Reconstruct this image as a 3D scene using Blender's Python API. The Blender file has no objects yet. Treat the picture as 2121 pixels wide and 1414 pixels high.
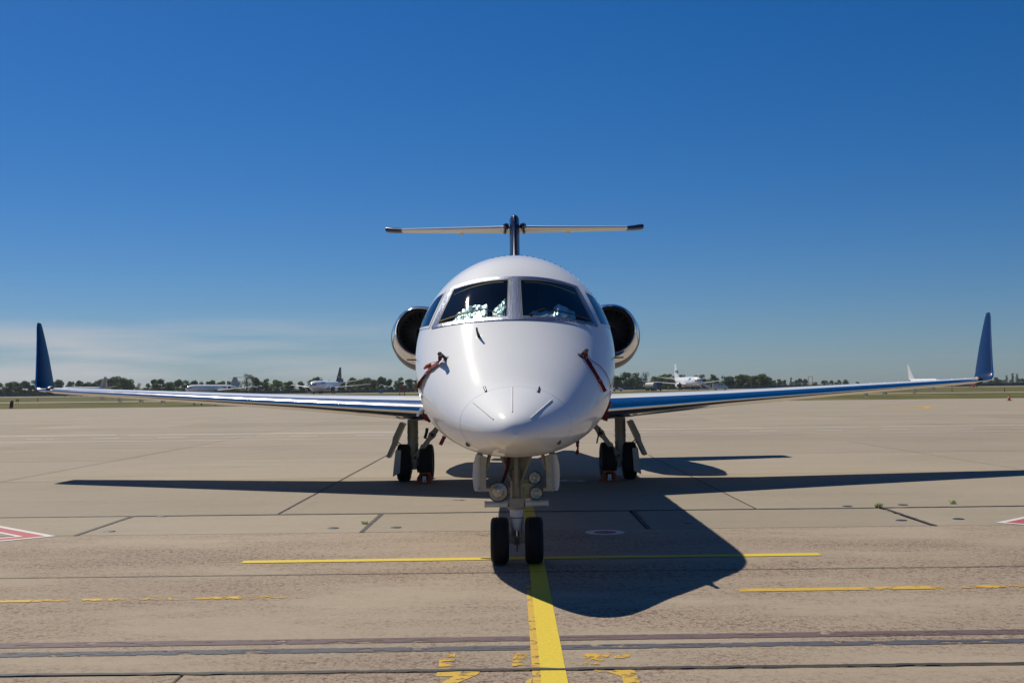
import bpy, bmesh, math, random
from mathutils import Vector, Matrix, noise
R = math.radians
random.seed(7)
scene = bpy.context.scene
COL = scene.collection

# ------------------------------------------------------------------ camera
F_PX, CXP, CYP = 2306.0, 1060.5, 707.0
CAM = Vector((-0.03, -11.78, 1.845))
PITCH = math.atan((802.0 - 707.0) / F_PX)
ROLL = 0.0108
cam_d = bpy.data.cameras.new('camera')
cam_d.sensor_width = 36.0
cam_d.lens = 36.0 * F_PX / 2121.0
cam_d.clip_start = 0.1
cam_d.clip_end = 20000
cam = bpy.data.objects.new('camera', cam_d)
COL.objects.link(cam)
cam.matrix_world = (Matrix.Translation(CAM) @ Matrix.Rotation(R(90) + PITCH, 4, 'X')
                    @ Matrix.Rotation(-ROLL, 4, 'Z'))
scene.camera = cam

# ------------------------------------------------------------------ sky and sun
SUN_DIR = Vector((-0.48, 0.65, 1.0)).normalized()          # towards the sun
elev = math.asin(SUN_DIR.z)
world = bpy.data.worlds.new('World')
scene.world = world
world.use_nodes = True
wn, wl = world.node_tree.nodes, world.node_tree.links
wn.clear()
out = wn.new('ShaderNodeOutputWorld')
bg = wn.new('ShaderNodeBackground')
bg.inputs['Strength'].default_value = 0.052
sky = wn.new('ShaderNodeTexSky')
sky.sky_type = 'NISHITA'
sky.sun_disc = False
sky.sun_elevation = elev
sky.sun_rotation = math.atan2(SUN_DIR.x, SUN_DIR.y)
sky.altitude = 150
sky.air_density = 1.0
sky.dust_density = 0.3
sky.ozone_density = 6.0
hs = wn.new('ShaderNodeHueSaturation')
hs.inputs['Saturation'].default_value = 1.20
tint = wn.new('ShaderNodeMix'); tint.data_type = 'RGBA'; tint.blend_type = 'MULTIPLY'   # the camera's cool white balance
tint.inputs['Factor'].default_value = 1.0
tint.inputs['B'].default_value = (0.80, 0.95, 1.20, 1)
wl.new(sky.outputs[0], tint.inputs['A'])
wl.new(tint.outputs['Result'], hs.inputs['Color'])
# thin cirrus low over the horizon: noise stretched along the horizon
tc = wn.new('ShaderNodeTexCoord')
sx = wn.new('ShaderNodeSeparateXYZ')
wl.new(tc.outputs['Generated'], sx.inputs[0])
mp = wn.new('ShaderNodeMapping')
mp.inputs['Scale'].default_value = (2.2, 2.2, 26.0)
wl.new(tc.outputs['Generated'], mp.inputs['Vector'])
nz = wn.new('ShaderNodeTexNoise')
nz.inputs['Scale'].default_value = 2.0
nz.inputs['Detail'].default_value = 6.0
wl.new(mp.outputs[0], nz.inputs['Vector'])
r1 = wn.new('ShaderNodeMapRange')
r1.inputs['From Min'].default_value = 0.36
r1.inputs['From Max'].default_value = 0.62
wl.new(nz.outputs['Fac'], r1.inputs['Value'])
r2 = wn.new('ShaderNodeMapRange')                            # only below about 4 degrees
r2.inputs['From Min'].default_value = 0.07
r2.inputs['From Max'].default_value = 0.035
wl.new(sx.outputs['Z'], r2.inputs['Value'])
r3 = wn.new('ShaderNodeMapRange')                            # the bank of cloud stands in the west
r3.inputs['From Min'].default_value = 0.02
r3.inputs['From Max'].default_value = -0.33
wl.new(sx.outputs['X'], r3.inputs['Value'])
m1 = wn.new('ShaderNodeMath'); m1.operation = 'MULTIPLY'
wl.new(r1.outputs[0], m1.inputs[0]); wl.new(r2.outputs[0], m1.inputs[1])
m2 = wn.new('ShaderNodeMath'); m2.operation = 'MULTIPLY'
wl.new(m1.outputs[0], m2.inputs[0]); wl.new(r3.outputs[0], m2.inputs[1])
m3 = wn.new('ShaderNodeMath'); m3.operation = 'MULTIPLY'; m3.inputs[1].default_value = 0.85
wl.new(m2.outputs[0], m3.inputs[0])
mxc = wn.new('ShaderNodeMix'); mxc.data_type = 'RGBA'
mxc.inputs['B'].default_value = (10.2, 10.1, 10.6, 1)
wl.new(m3.outputs[0], mxc.inputs['Factor'])
wl.new(hs.outputs[0], mxc.inputs['A'])
wl.new(mxc.outputs['Result'], bg.inputs['Color'])
wl.new(bg.outputs[0], out.inputs['Surface'])

sun_d = bpy.data.lights.new('sun', 'SUN')
sun_d.energy = 4.8
sun_d.angle = R(0.53)
sun_d.color = (1.0, 0.93, 0.80)
sun = bpy.data.objects.new('sun', sun_d)
COL.objects.link(sun)
sun.rotation_euler = (-SUN_DIR).to_track_quat('-Z', 'Y').to_euler()
sun.location = (-20, 20, 40)

vs = scene.view_settings
vs.view_transform = 'Standard'
vs.look = 'None'
vs.exposure = 0.0
vs.gamma = 1.0

# ------------------------------------------------------------------ materials
def new_mat(name):
    m = bpy.data.materials.new(name)
    m.use_nodes = True
    return m, m.node_tree.nodes, m.node_tree.links

def pbr(name, col, rough=0.5, metal=0.0, coat=0.0, var=0.06, nscale=3.0, bump=0.0, bscale=60.0, spec=0.5, rvar=0.0, crough=0.06):
    """principled paint with a little grime / tone variation"""
    m, n, l = new_mat(name)
    b = n['Principled BSDF']
    b.inputs['Roughness'].default_value = rough
    b.inputs['Metallic'].default_value = metal
    b.inputs['Coat Weight'].default_value = coat
    b.inputs['Coat Roughness'].default_value = crough
    b.inputs['Specular IOR Level'].default_value = spec
    t = n.new('ShaderNodeTexCoord')
    nt = n.new('ShaderNodeTexNoise')
    nt.inputs['Scale'].default_value = nscale
    nt.inputs['Detail'].default_value = 8
    l.new(t.outputs['Object'], nt.inputs['Vector'])
    mx = n.new('ShaderNodeMix'); mx.data_type = 'RGBA'
    k0 = 1 - var * 2; k1 = 1 + var
    mx.inputs['A'].default_value = (col[0] * k0, col[1] * k0, col[2] * k0, 1)
    mx.inputs['B'].default_value = (min(1, col[0] * k1), min(1, col[1] * k1), min(1, col[2] * k1), 1)
    l.new(nt.outputs['Fac'], mx.inputs['Factor'])
    l.new(mx.outputs['Result'], b.inputs['Base Color'])
    if rvar:
        mr = n.new('ShaderNodeMapRange')
        mr.inputs['To Min'].default_value = max(0, rough - rvar)
        mr.inputs['To Max'].default_value = rough + rvar
        l.new(nt.outputs['Fac'], mr.inputs['Value'])
        l.new(mr.outputs[0], b.inputs['Roughness'])
    if bump:
        n2 = n.new('ShaderNodeTexNoise'); n2.inputs['Scale'].default_value = bscale
        n2.inputs['Detail'].default_value = 4
        l.new(t.outputs['Object'], n2.inputs['Vector'])
        bp = n.new('ShaderNodeBump'); bp.inputs['Strength'].default_value = bump
        bp.inputs['Distance'].default_value = 0.01
        l.new(n2.outputs['Fac'], bp.inputs['Height'])
        l.new(bp.outputs[0], b.inputs['Normal'])
    return m

def concrete(name, base, dark, agg=0.0, joints=False):
    m, n, l = new_mat(name)
    b = n['Principled BSDF']
    b.inputs['Roughness'].default_value = 0.9
    b.inputs['Specular IOR Level'].default_value = 0.25
    g = n.new('ShaderNodeNewGeometry')
    oi = n.new('ShaderNodeObjectInfo')
    def tex(scale, detail=6, stretch=(1, 1, 1), rough=0.6):
        mp = n.new('ShaderNodeMapping'); mp.inputs['Scale'].default_value = stretch
        l.new(g.outputs['Position'], mp.inputs['Vector'])
        t = n.new('ShaderNodeTexNoise'); t.inputs['Scale'].default_value = scale
        t.inputs['Detail'].default_value = detail; t.inputs['Roughness'].default_value = rough
        l.new(mp.outputs[0], t.inputs['Vector'])
        return t.outputs['Fac']
    def rng(v, a, c, lo=0.0, hi=1.0):
        r = n.new('ShaderNodeMapRange')
        for k, x in zip(('From Min', 'From Max', 'To Min', 'To Max'), (a, c, lo, hi)):
            r.inputs[k].default_value = x
        l.new(v, r.inputs['Value'])
        return r.outputs[0]
    def mix(fac, a, c):
        x = n.new('ShaderNodeMix'); x.data_type = 'RGBA'
        if isinstance(fac, (int, float)): x.inputs['Factor'].default_value = fac
        else: l.new(fac, x.inputs['Factor'])
        for k, v in (('A', a), ('B', c)):
            if isinstance(v, tuple): x.inputs[k].default_value = v + (1,)
            else: l.new(v, x.inputs[k])
        return x.outputs['Result']
    big = rng(tex(0.22, 5), 0.3, 0.7)
    col = mix(big, dark, base)
    col = mix(rng(tex(0.5, 8, (0.35, 1.6, 1)), 0.5, 0.78, 0, 0.55), col, tuple(c * 0.72 for c in dark))     # long smears
    col = mix(rng(tex(6, 6), 0.35, 0.75, 0, 0.35), col, tuple(min(1, c * 1.18) for c in base))
    col = mix(rng(tex(1.3, 9, (1, 1, 1), 0.75), 0.62, 0.72, 0, 0.5), col, tuple(c * 0.6 for c in dark))      # small oil spots
    # fine grit
    fine = tex(90, 3)
    col = mix(rng(fine, 0.3, 0.75, 0, 0.42), col, tuple(c * 0.55 for c in dark))
    if agg:
        patch = rng(tex(0.55, 7, (0.45, 1.3, 1), 0.65), 0.40, 0.60, 0.12, 1.0)
        col = mix(rng(patch, 0, 1, 0, 0.34), col, (0.205, 0.130, 0.090))
        for sc, lo_, hi_, amt, cc in ((15, 0.52, 0.58, 1.0, (0.100, 0.055, 0.040)), (34, 0.52, 0.58, 1.0, (0.105, 0.066, 0.050)), (22, 0.62, 0.66, 0.9, (0.045, 0.042, 0.042)), (29, 0.55, 0.61, 0.6, (0.50, 0.43, 0.34))):
            sp = rng(tex(sc, 7, (1, 1, 1), 0.78), lo_, hi_, 0, amt * agg)
            mm = n.new('ShaderNodeMath'); mm.operation = 'MULTIPLY'; l.new(sp, mm.inputs[0]); l.new(patch, mm.inputs[1])
            col = mix(mm.outputs[0], col, cc)
        sp = rng(tex(55, 2, (1, 1, 1), 0.5), 0.80, 0.82, 0, 0.8)
        col = mix(sp, col, (0.62, 0.58, 0.52))
    # each slab its own tone
    tone = n.new('ShaderNodeHueSaturation')
    l.new(rng(oi.outputs['Random'], 0, 1, 0.90, 1.07), tone.inputs['Value'])
    l.new(col, tone.inputs['Color'])
    col = tone.outputs[0]
    if joints:
        sp2 = n.new('ShaderNodeSeparateXYZ'); l.new(g.outputs['Position'], sp2.inputs[0])
        for ax, step, off in (('X', 7.1, 3.55), ('Y', 6.65, 4.85)):
            a = n.new('ShaderNodeMath'); a.operation = 'ADD'; a.inputs[1].default_value = step * 100 - off + step / 2
            l.new(sp2.outputs[ax], a.inputs[0])
            md = n.new('ShaderNodeMath'); md.operation = 'MODULO'; md.inputs[1].default_value = step
            l.new(a.outputs[0], md.inputs[0])
            sb = n.new('ShaderNodeMath'); sb.operation = 'SUBTRACT'; sb.inputs[1].default_value = step / 2
            l.new(md.outputs[0], sb.inputs[0])
            ab = n.new('ShaderNodeMath'); ab.operation = 'ABSOLUTE'; l.new(sb.outputs[0], ab.inputs[0])
            col = mix(rng(ab.outputs[0], 0.05, 0.02, 0, 0.5), col, (0.09, 0.08, 0.07))
    l.new(col, b.inputs['Base Color'])
    bp = n.new('ShaderNodeBump'); bp.inputs['Strength'].default_value = 0.35; bp.inputs['Distance'].default_value = 0.006
    l.new(fine, bp.inputs['Height']); l.new(bp.outputs[0], b.inputs['Normal'])
    return m

def worn_paint(name, col, wear=0.35, scale=9.0, stretch=(1, 1, 1), rough=0.7, cover=1.0):
    """road paint, flaked away where the noise says so (the concrete shows through)"""
    m, n, l = new_mat(name)
    b = n['Principled BSDF']; b.inputs['Roughness'].default_value = rough
    b.inputs['Specular IOR Level'].default_value = 0.3
    g = n.new('ShaderNodeNewGeometry')
    mp = n.new('ShaderNodeMapping'); mp.inputs['Scale'].default_value = stretch
    l.new(g.outputs['Position'], mp.inputs['Vector'])
    t = n.new('ShaderNodeTexNoise'); t.inputs['Scale'].default_value = scale; t.inputs['Detail'].default_value = 9
    t.inputs['Roughness'].default_value = 0.72
    l.new(mp.outputs[0], t.inputs['Vector'])
    r = n.new('ShaderNodeMapRange')
    r.inputs['From Min'].default_value = wear; r.inputs['From Max'].default_value = wear + 0.06
    r.inputs['To Max'].default_value = cover
    l.new(t.outputs['Fac'], r.inputs['Value'])
    t2 = n.new('ShaderNodeTexNoise'); t2.inputs['Scale'].default_value = 40; t2.inputs['Detail'].default_value = 5
    l.new(g.outputs['Position'], t2.inputs['Vector'])
    mx = n.new('ShaderNodeMix'); mx.data_type = 'RGBA'
    mx.inputs['A'].default_value = tuple(c * 0.7 for c in col) + (1,)
    mx.inputs['B'].default_value = tuple(min(1, c * 1.12) for c in col) + (1,)
    l.new(t2.outputs['Fac'], mx.inputs['Factor'])
    l.new(mx.outputs['Result'], b.inputs['Base Color'])
    tr = n.new('ShaderNodeBsdfTransparent')
    ms = n.new('ShaderNodeMixShader')
    l.new(r.outputs[0], ms.inputs['Fac']); l.new(tr.outputs[0], ms.inputs[1]); l.new(b.outputs[0], ms.inputs[2])
    l.new(ms.outputs[0], n['Material Output'].inputs['Surface'])
    return m

def glass(name, tint=(0.72, 0.86, 0.85), rough=0.02):
    m, n, l = new_mat(name)
    tr = n.new('ShaderNodeBsdfTransparent'); tr.inputs[0].default_value = tint + (1,)
    gl = n.new('ShaderNodeBsdfGlossy'); gl.inputs['Roughness'].default_value = rough
    lw = n.new('ShaderNodeLayerWeight'); lw.inputs['Blend'].default_value = 0.5     # same from both sides of the thin pane
    pw = n.new('ShaderNodeMath'); pw.operation = 'POWER'; pw.inputs[1].default_value = 5.0
    l.new(lw.outputs['Facing'], pw.inputs[0])
    fr = n.new('ShaderNodeMath'); fr.operation = 'MULTIPLY_ADD'; fr.inputs[1].default_value = 0.92; fr.inputs[2].default_value = 0.06
    l.new(pw.outputs[0], fr.inputs[0])
    ms = n.new('ShaderNodeMixShader')
    l.new(fr.outputs[0], ms.inputs['Fac']); l.new(tr.outputs[0], ms.inputs[1]); l.new(gl.outputs[0], ms.inputs[2])
    l.new(ms.outputs[0], n['Material Output'].inputs['Surface'])
    return m

def grass_mat():
    m, n, l = new_mat('grass')
    b = n['Principled BSDF']; b.inputs['Roughness'].default_value = 0.95; b.inputs['Specular IOR Level'].default_value = 0.1
    g = n.new('ShaderNodeNewGeometry')
    def nt(s, st):
        mp = n.new('ShaderNodeMapping'); mp.inputs['Scale'].default_value = st
        l.new(g.outputs['Position'], mp.inputs['Vector'])
        t = n.new('ShaderNodeTexNoise'); t.inputs['Scale'].default_value = s; t.inputs['Detail'].default_value = 8
        l.new(mp.outputs[0], t.inputs['Vector']); return t.outputs['Fac']
    cr = n.new('ShaderNodeValToRGB')
    cr.color_ramp.elements[0].color = (0.055, 0.066, 0.016, 1); cr.color_ramp.elements[0].position = 0.33
    cr.color_ramp.elements[1].color = (0.155, 0.130, 0.045, 1); cr.color_ramp.elements[1].position = 0.68
    l.new(nt(0.09, (1, 0.35, 1)), cr.inputs[0])
    mx = n.new('ShaderNodeMix'); mx.data_type = 'RGBA'; mx.blend_type = 'MULTIPLY'
    mx.inputs['Factor'].default_value = 0.7
    r = n.new('ShaderNodeMapRange'); r.inputs['To Min'].default_value = 0.55; r.inputs['To Max'].default_value = 1.4
    l.new(nt(1.1, (1, 0.5, 1)), r.inputs['Value'])
    l.new(cr.outputs[0], mx.inputs['A']); l.new(r.outputs[0], mx.inputs['B'])
    l.new(mx.outputs['Result'], b.inputs['Base Color'])
    return m

def leaf_mat(name, a, c):
    m, n, l = new_mat(name)
    b = n['Principled BSDF']; b.inputs['Roughness'].default_value = 0.7; b.inputs['Specular IOR Level'].default_value = 0.2
    oi = n.new('ShaderNodeObjectInfo'); g = n.new('ShaderNodeNewGeometry')
    ad = n.new('ShaderNodeMath'); ad.operation = 'ADD'
    ml = n.new('ShaderNodeMath'); ml.operation = 'MULTIPLY'; ml.inputs[1].default_value = 0.5
    l.new(oi.outputs['Random'], ad.inputs[0]); l.new(g.outputs['Random Per Island'], ad.inputs[1]); l.new(ad.outputs[0], ml.inputs[0])
    mx = n.new('ShaderNodeMix'); mx.data_type = 'RGBA'
    mx.inputs['A'].default_value = a + (1,); mx.inputs['B'].default_value = c + (1,)
    l.new(ml.outputs[0], mx.inputs['Factor']); l.new(mx.outputs['Result'], b.inputs['Base Color'])
    tl = n.new('ShaderNodeBsdfTranslucent'); l.new(mx.outputs['Result'], tl.inputs['Color'])
    ms = n.new('ShaderNodeMixShader'); ms.inputs['Fac'].default_value = 0.45
    l.new(b.outputs[0], ms.inputs[1]); l.new(tl.outputs[0], ms.inputs[2])
    l.new(ms.outputs[0], n['Material Output'].inputs['Surface'])
    return m

M = {}
M['white'] = pbr('white_aircraft_paint', (0.80, 0.80, 0.79), 0.62, coat=0.8, crough=0.085, spec=0.15, var=0.02, nscale=1.2)
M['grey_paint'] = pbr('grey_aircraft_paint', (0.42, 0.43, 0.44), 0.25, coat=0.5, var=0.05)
M['navy'] = pbr('navy_aircraft_paint', (0.006, 0.023, 0.080), 0.35, coat=0.14, spec=0.12, var=0.05)
M['chrome'] = pbr('polished_metal', (0.78, 0.79, 0.82), 0.10, metal=1.0, var=0.03, nscale=5, rvar=0.04)
M['lemetal'] = pbr('polished_leading_edge', (0.80, 0.76, 0.70), 0.13, metal=1.0, var=0.04, nscale=4, rvar=0.03)
M['alu'] = pbr('brushed_aluminium', (0.30, 0.34, 0.43), 0.30, metal=1.0, var=0.25, nscale=60, bump=0.5, bscale=75)
M['gasket'] = pbr('rubber_gasket', (0.12, 0.105, 0.09), 0.6)
M['glass'] = glass('windshield_glass')
M['sideglass'] = glass('side_window_glass', (0.20, 0.30, 0.42))
M['lining'] = pbr('cockpit_lining', (0.035, 0.04, 0.045), 0.8, var=0.1)
M['foil'] = pbr('silver_foil', (0.86, 0.88, 0.87), 0.30, metal=0.5, var=0.1, nscale=30, bump=0.9, bscale=28)
M['gear'] = pbr('gear_paint_cream', (0.36, 0.34, 0.275), 0.45, var=0.18, nscale=12, coat=0.1)
M['gearw'] = pbr('gear_door_white', (0.66, 0.66, 0.64), 0.4, var=0.10, nscale=9, coat=0.2)
M['steel'] = pbr('bare_steel', (0.55, 0.56, 0.58), 0.25, metal=1.0)
M['darkmetal'] = pbr('dark_metal', (0.06, 0.06, 0.065), 0.45, metal=0.5)
M['black'] = pbr('black_plastic', (0.012, 0.012, 0.014), 0.5)
M['tyre'] = pbr('tyre_rubber', (0.010, 0.010, 0.012), 0.8, var=0.25, nscale=14, bump=0.2)
M['hub'] = pbr('wheel_hub', (0.33, 0.34, 0.34), 0.45, metal=0.3)
M['lens'] = glass('lamp_lens', (0.92, 0.92, 0.88), 0.03)
M['reflector'] = pbr('lamp_reflector', (0.95, 0.93, 0.87), 0.2, metal=1.0, var=0.2, nscale=20)
M['redcloth'] = pbr('red_streamer_cloth', (0.17, 0.009, 0.013), 0.85, var=0.2, nscale=18, bump=0.4)
M['maroon'] = pbr('maroon_strap_cloth', (0.075, 0.010, 0.015), 0.85, var=0.2, nscale=18, bump=0.4)
M['whitemark'] = pbr('white_print', (0.7, 0.68, 0.66), 0.8)
M['orange'] = pbr('orange_steel', (0.50, 0.085, 0.02), 0.5, var=0.15, nscale=10)
M['orangeplastic'] = pbr('orange_plastic', (0.60, 0.12, 0.02), 0.5, var=0.15)
M['redpaint'] = pbr('red_weathered_paint', (0.25, 0.04, 0.05), 0.7, var=0.2)
M['seam'] = pbr('panel_seam', (0.62, 0.62, 0.62), 0.6)
M['yellowmetal'] = pbr('yellow_wiper', (0.45, 0.38, 0.16), 0.4, metal=0.6)
M['fan'] = pbr('fan_blade', (0.22, 0.22, 0.24), 0.35, metal=0.9)
M['duct'] = pbr('intake_duct', (0.03, 0.03, 0.033), 0.5)
M['slab'] = concrete('smooth_concrete', (0.345, 0.290, 0.218), (0.285, 0.240, 0.180))
M['slab_agg'] = concrete('exposed_aggregate_concrete', (0.385, 0.318, 0.236), (0.315, 0.255, 0.188), agg=1.0)
M['apron_far'] = concrete('far_concrete', (0.345, 0.292, 0.220), (0.285, 0.242, 0.182), joints=True)
M['tar'] = pbr('joint_tar', (0.022, 0.021, 0.020), 0.7, var=0.2, nscale=8)
M['yellow'] = worn_paint('fresh_yellow_paint', (0.66, 0.49, 0.03), 0.29, 14)
M['yellow_old'] = worn_paint('worn_orange_yellow_paint', (0.58, 0.37, 0.05), 0.40, 8, (0.8, 1.0, 1))
M['yellow_worn'] = worn_paint('flaked_yellow_paint', (0.62, 0.37, 0.03), 0.48, 6)
M['yellow_faint'] = worn_paint('faint_yellow_paint', (0.50, 0.36, 0.10), 0.46, 1.1, (0.5, 1, 1), cover=0.8)
M['dark_old'] = worn_paint('grey_overpaint', (0.085, 0.085, 0.10), 0.42, 10, (0.5, 1.5, 1))
M['red_old'] = worn_paint('grey_red_overpaint', (0.135, 0.088, 0.088), 0.40, 10, (0.5, 1.5, 1))
M['redline'] = worn_paint('red_ground_paint', (0.42, 0.085, 0.09), 0.26, 12)
M['whiteline'] = worn_paint('white_ground_paint', (0.62, 0.60, 0.56), 0.27, 12)
M['white_faint'] = worn_paint('faint_white_paint', (0.60, 0.57, 0.52), 0.36, 2.0, (0.5, 1, 1))
M['pink_faint'] = worn_paint('faint_pink_paint', (0.52, 0.36, 0.33), 0.36, 2.0, (0.5, 1, 1))
M['grass'] = grass_mat()
M['bark'] = pbr('bark', (0.09, 0.075, 0.06), 0.9, var=0.2)
M['leaf_dark'] = leaf_mat('dark_foliage', (0.070, 0.115, 0.030), (0.14, 0.195, 0.060))
M['leaf_mid'] = leaf_mat('mid_foliage', (0.10, 0.15, 0.035), (0.19, 0.24, 0.07))
M['leaf_pale'] = leaf_mat('pale_foliage', (0.085, 0.095, 0.055), (0.15, 0.155, 0.095))
M['weed'] = leaf_mat('weed_leaf', (0.11, 0.20, 0.02), (0.22, 0.34, 0.05))
M['fence'] = pbr('fence_panel', (0.085, 0.105, 0.12), 0.8, var=0.15, nscale=0.6)
M['truckblue'] = pbr('blue_truck_paint', (0.012, 0.025, 0.14), 0.3, coat=0.5)
M['tank'] = pbr('cream_tank', (0.60, 0.56, 0.47), 0.4)
M['skyblue'] = pbr('light_blue_livery', (0.03, 0.22, 0.52), 0.3, coat=0.5)
M['goldlivery'] = pbr('gold_livery', (0.50, 0.26, 0.05), 0.4)
M['greylivery'] = pbr('grey_livery', (0.46, 0.47, 0.50), 0.4)
M['redlivery'] = pbr('red_livery', (0.45, 0.05, 0.03), 0.4)
M['darkglass'] = pbr('dark_glass', (0.01, 0.012, 0.016), 0.08, coat=0.5)
M['skin'] = pbr('skin', (0.40, 0.25, 0.18), 0.6)
M['trousers'] = pbr('dark_trousers', (0.02, 0.022, 0.035), 0.8)
M['hivis'] = pbr('hivis_vest', (0.48, 0.62, 0.03), 0.7)
M['bluebox'] = pbr('blue_box_paint', (0.02, 0.10, 0.32), 0.5)

# ------------------------------------------------------------------ mesh helpers
class MB:
    def __init__(self): self.v = []; self.f = []
    def add(self, v, f):
        o = len(self.v); self.v += [tuple(p) for p in v]; self.f += [tuple(i + o for i in q) for q in f]; return self
    def box(self, c, s, rot=None):
        v = [Vector((x * s[0] / 2, y * s[1] / 2, z * s[2] / 2)) for x in (-1, 1) for y in (-1, 1) for z in (-1, 1)]
        if rot: v = [rot @ p for p in v]
        c = Vector(c)
        return self.add([p + c for p in v], [(0, 1, 3, 2), (4, 6, 7, 5), (0, 4, 5, 1), (2, 3, 7, 6), (0, 2, 6, 4), (1, 5, 7, 3)])
    def tube(self, pts, rad, n=12, cap=True):
        pts = [Vector(p) for p in pts]
        if isinstance(rad, (int, float)): rad = [rad] * len(pts)
        rings = []
        for i, p in enumerate(pts):
            d = (pts[min(i + 1, len(pts) - 1)] - pts[max(i - 1, 0)]).normalized()
            a = Vector((0, 0, 1)) if abs(d.z) < 0.9 else Vector((0, 1, 0))
            u = d.cross(a).normalized(); w = d.cross(u)
            rings.append([p + (u * math.cos(t) + w * math.sin(t)) * rad[i] for t in [2 * math.pi * k / n for k in range(n)]])
        return self.loft(rings, cap)
    def loft(self, rings, cap=False, closed=True):
        n = len(rings[0]); v = [p for r in rings for p in r]; f = []
        for i in range(len(rings) - 1):
            for j in range(n if closed else n - 1):
                a = i * n + j; b = i * n + (j + 1) % n
                f.append((a, b, b + n, a + n))
        if cap:
            f.append(tuple(range(n - 1, -1, -1))); f.append(tuple((len(rings) - 1) * n + k for k in range(n)))
        return self.add(v, f)
    def lathe(self, prof, c=(0, 0, 0), axis='y', n=32, closed=False):
        """prof: list of (along, radius)"""
        c = Vector(c); rings = []
        for a, r in prof:
            ring = []
            for k in range(n):
                t = 2 * math.pi * k / n; p, q = r * math.cos(t), r * math.sin(t)
                ring.append(c + Vector({'y': (p, a, q), 'x': (a, p, q), 'z': (p, q, a)}[axis]))
            rings.append(ring)
        if closed: rings.append(rings[0])
        return self.loft(rings)
    def plate(self, poly, thick, axis='x'):
        """extrude a list of 3D points along axis by +-thick/2"""
        d = {'x': Vector((1, 0, 0)), 'y': Vector((0, 1, 0)), 'z': Vector((0, 0, 1))}[axis] * thick / 2
        P = [Vector(p) for p in poly]; n = len(P)
        v = [p - d for p in P] + [p + d for p in P]
        f = [tuple(range(n)), tuple(range(2 * n - 1, n - 1, -1))] + [(i, i + n, (i + 1) % n + n, (i + 1) % n) for i in range(n)]
        return self.add(v, f)
    def mirror(self, sx):
        if sx < 0:
            self.v = [(-x, y, z) for x, y, z in self.v]; self.f = [tuple(reversed(q)) for q in self.f]
        return self
    def mesh(self, name, mat, smooth=True, angle=35, fix=True):
        me = bpy.data.meshes.new(name)
        me.from_pydata(self.v, [], self.f)
        if fix:
            bm = bmesh.new(); bm.from_mesh(me); bmesh.ops.recalc_face_normals(bm, faces=bm.faces); bm.to_mesh(me); bm.free()
        me.materials.append(M[mat] if isinstance(mat, str) else mat)
        if smooth:
            me.polygons.foreach_set('use_smooth', [True] * len(me.polygons))
            try: me.set_sharp_from_angle(angle=R(angle))
            except Exception: pass
        me.update()
        return me
    def build(self, name, mat, parent=None, smooth=True, angle=35, fix=True, loc=None):
        o = bpy.data.objects.new(name, self.mesh(name, mat, smooth, angle, fix))
        COL.objects.link(o)
        if loc: o.location = loc
        if parent: o.parent = parent
        return o

def inst(name, me, parent=None, loc=(0, 0, 0), rot=(0, 0, 0), scale=(1, 1, 1)):
    o = bpy.data.objects.new(name, me); COL.objects.link(o)
    o.location = loc; o.rotation_euler = rot; o.scale = scale
    if parent: o.parent = parent
    return o

def thing(name, label, cat, loc=(0, 0, 0), rz=0.0, group=None, scale=1.0):
    o = bpy.data.objects.new(name, None); COL.objects.link(o)
    o.empty_display_size = 0.2
    o.location = loc; o.rotation_euler = (0, 0, rz); o.scale = (scale,) * 3
    return tag(o, label, cat, group)

def tag(o, label, cat, group=None):
    o['label'] = label; o['category'] = cat
    if group: o['group'] = group
    return o

def struct(o): o['kind'] = 'structure'; return o

def pchip(t):
    X = [a for a, _ in t]; Y = [b for _, b in t]; n = len(X)
    h = [X[i + 1] - X[i] for i in range(n - 1)]; d = [(Y[i + 1] - Y[i]) / h[i] for i in range(n - 1)]
    m = [d[0]] + [0] * (n - 2) + [d[-1]]
    for i in range(1, n - 1):
        if d[i - 1] * d[i] > 0:
            w1 = 2 * h[i] + h[i - 1]; w2 = h[i] + 2 * h[i - 1]; m[i] = (w1 + w2) / (w1 / d[i - 1] + w2 / d[i])
    def f(x):
        i = 0
        while i < n - 2 and x > X[i + 1]: i += 1
        u = (x - X[i]) / h[i]
        return ((2 * u ** 3 - 3 * u * u + 1) * Y[i] + (u ** 3 - 2 * u * u + u) * h[i] * m[i]
                + (-2 * u ** 3 + 3 * u * u) * Y[i + 1] + (u ** 3 - u * u) * h[i] * m[i + 1])
    return f

# survey of the apron: a bearing (pixel column / row of the photograph) met with the ground plane or with a given distance
_RC = cam.matrix_world.to_3x3()
def bearing(px, py): return _RC @ Vector(((px - CXP) / F_PX, -(py - CYP) / F_PX, -1.0))
def G(px, py, h=0.0):
    v = bearing(px, py); t = (h - CAM.z) / v.z; return CAM + v * t
def AT(px, py, y):
    v = bearing(px, py); t = (y - CAM.y) / v.y; return CAM + v * t

#=STRUCTURE=
# ------------------------------------------------------------------ ground
EDGE_Y = 116.0
far_y0 = 51.4
m = MB(); m.add([(-9000, -400, -0.16), (9000, -400, -0.16), (9000, 12000, -0.16), (-9000, 12000, -0.16)], [(0, 1, 2, 3)])
ground = struct(m.build('ground', 'grass', smooth=False))
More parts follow.
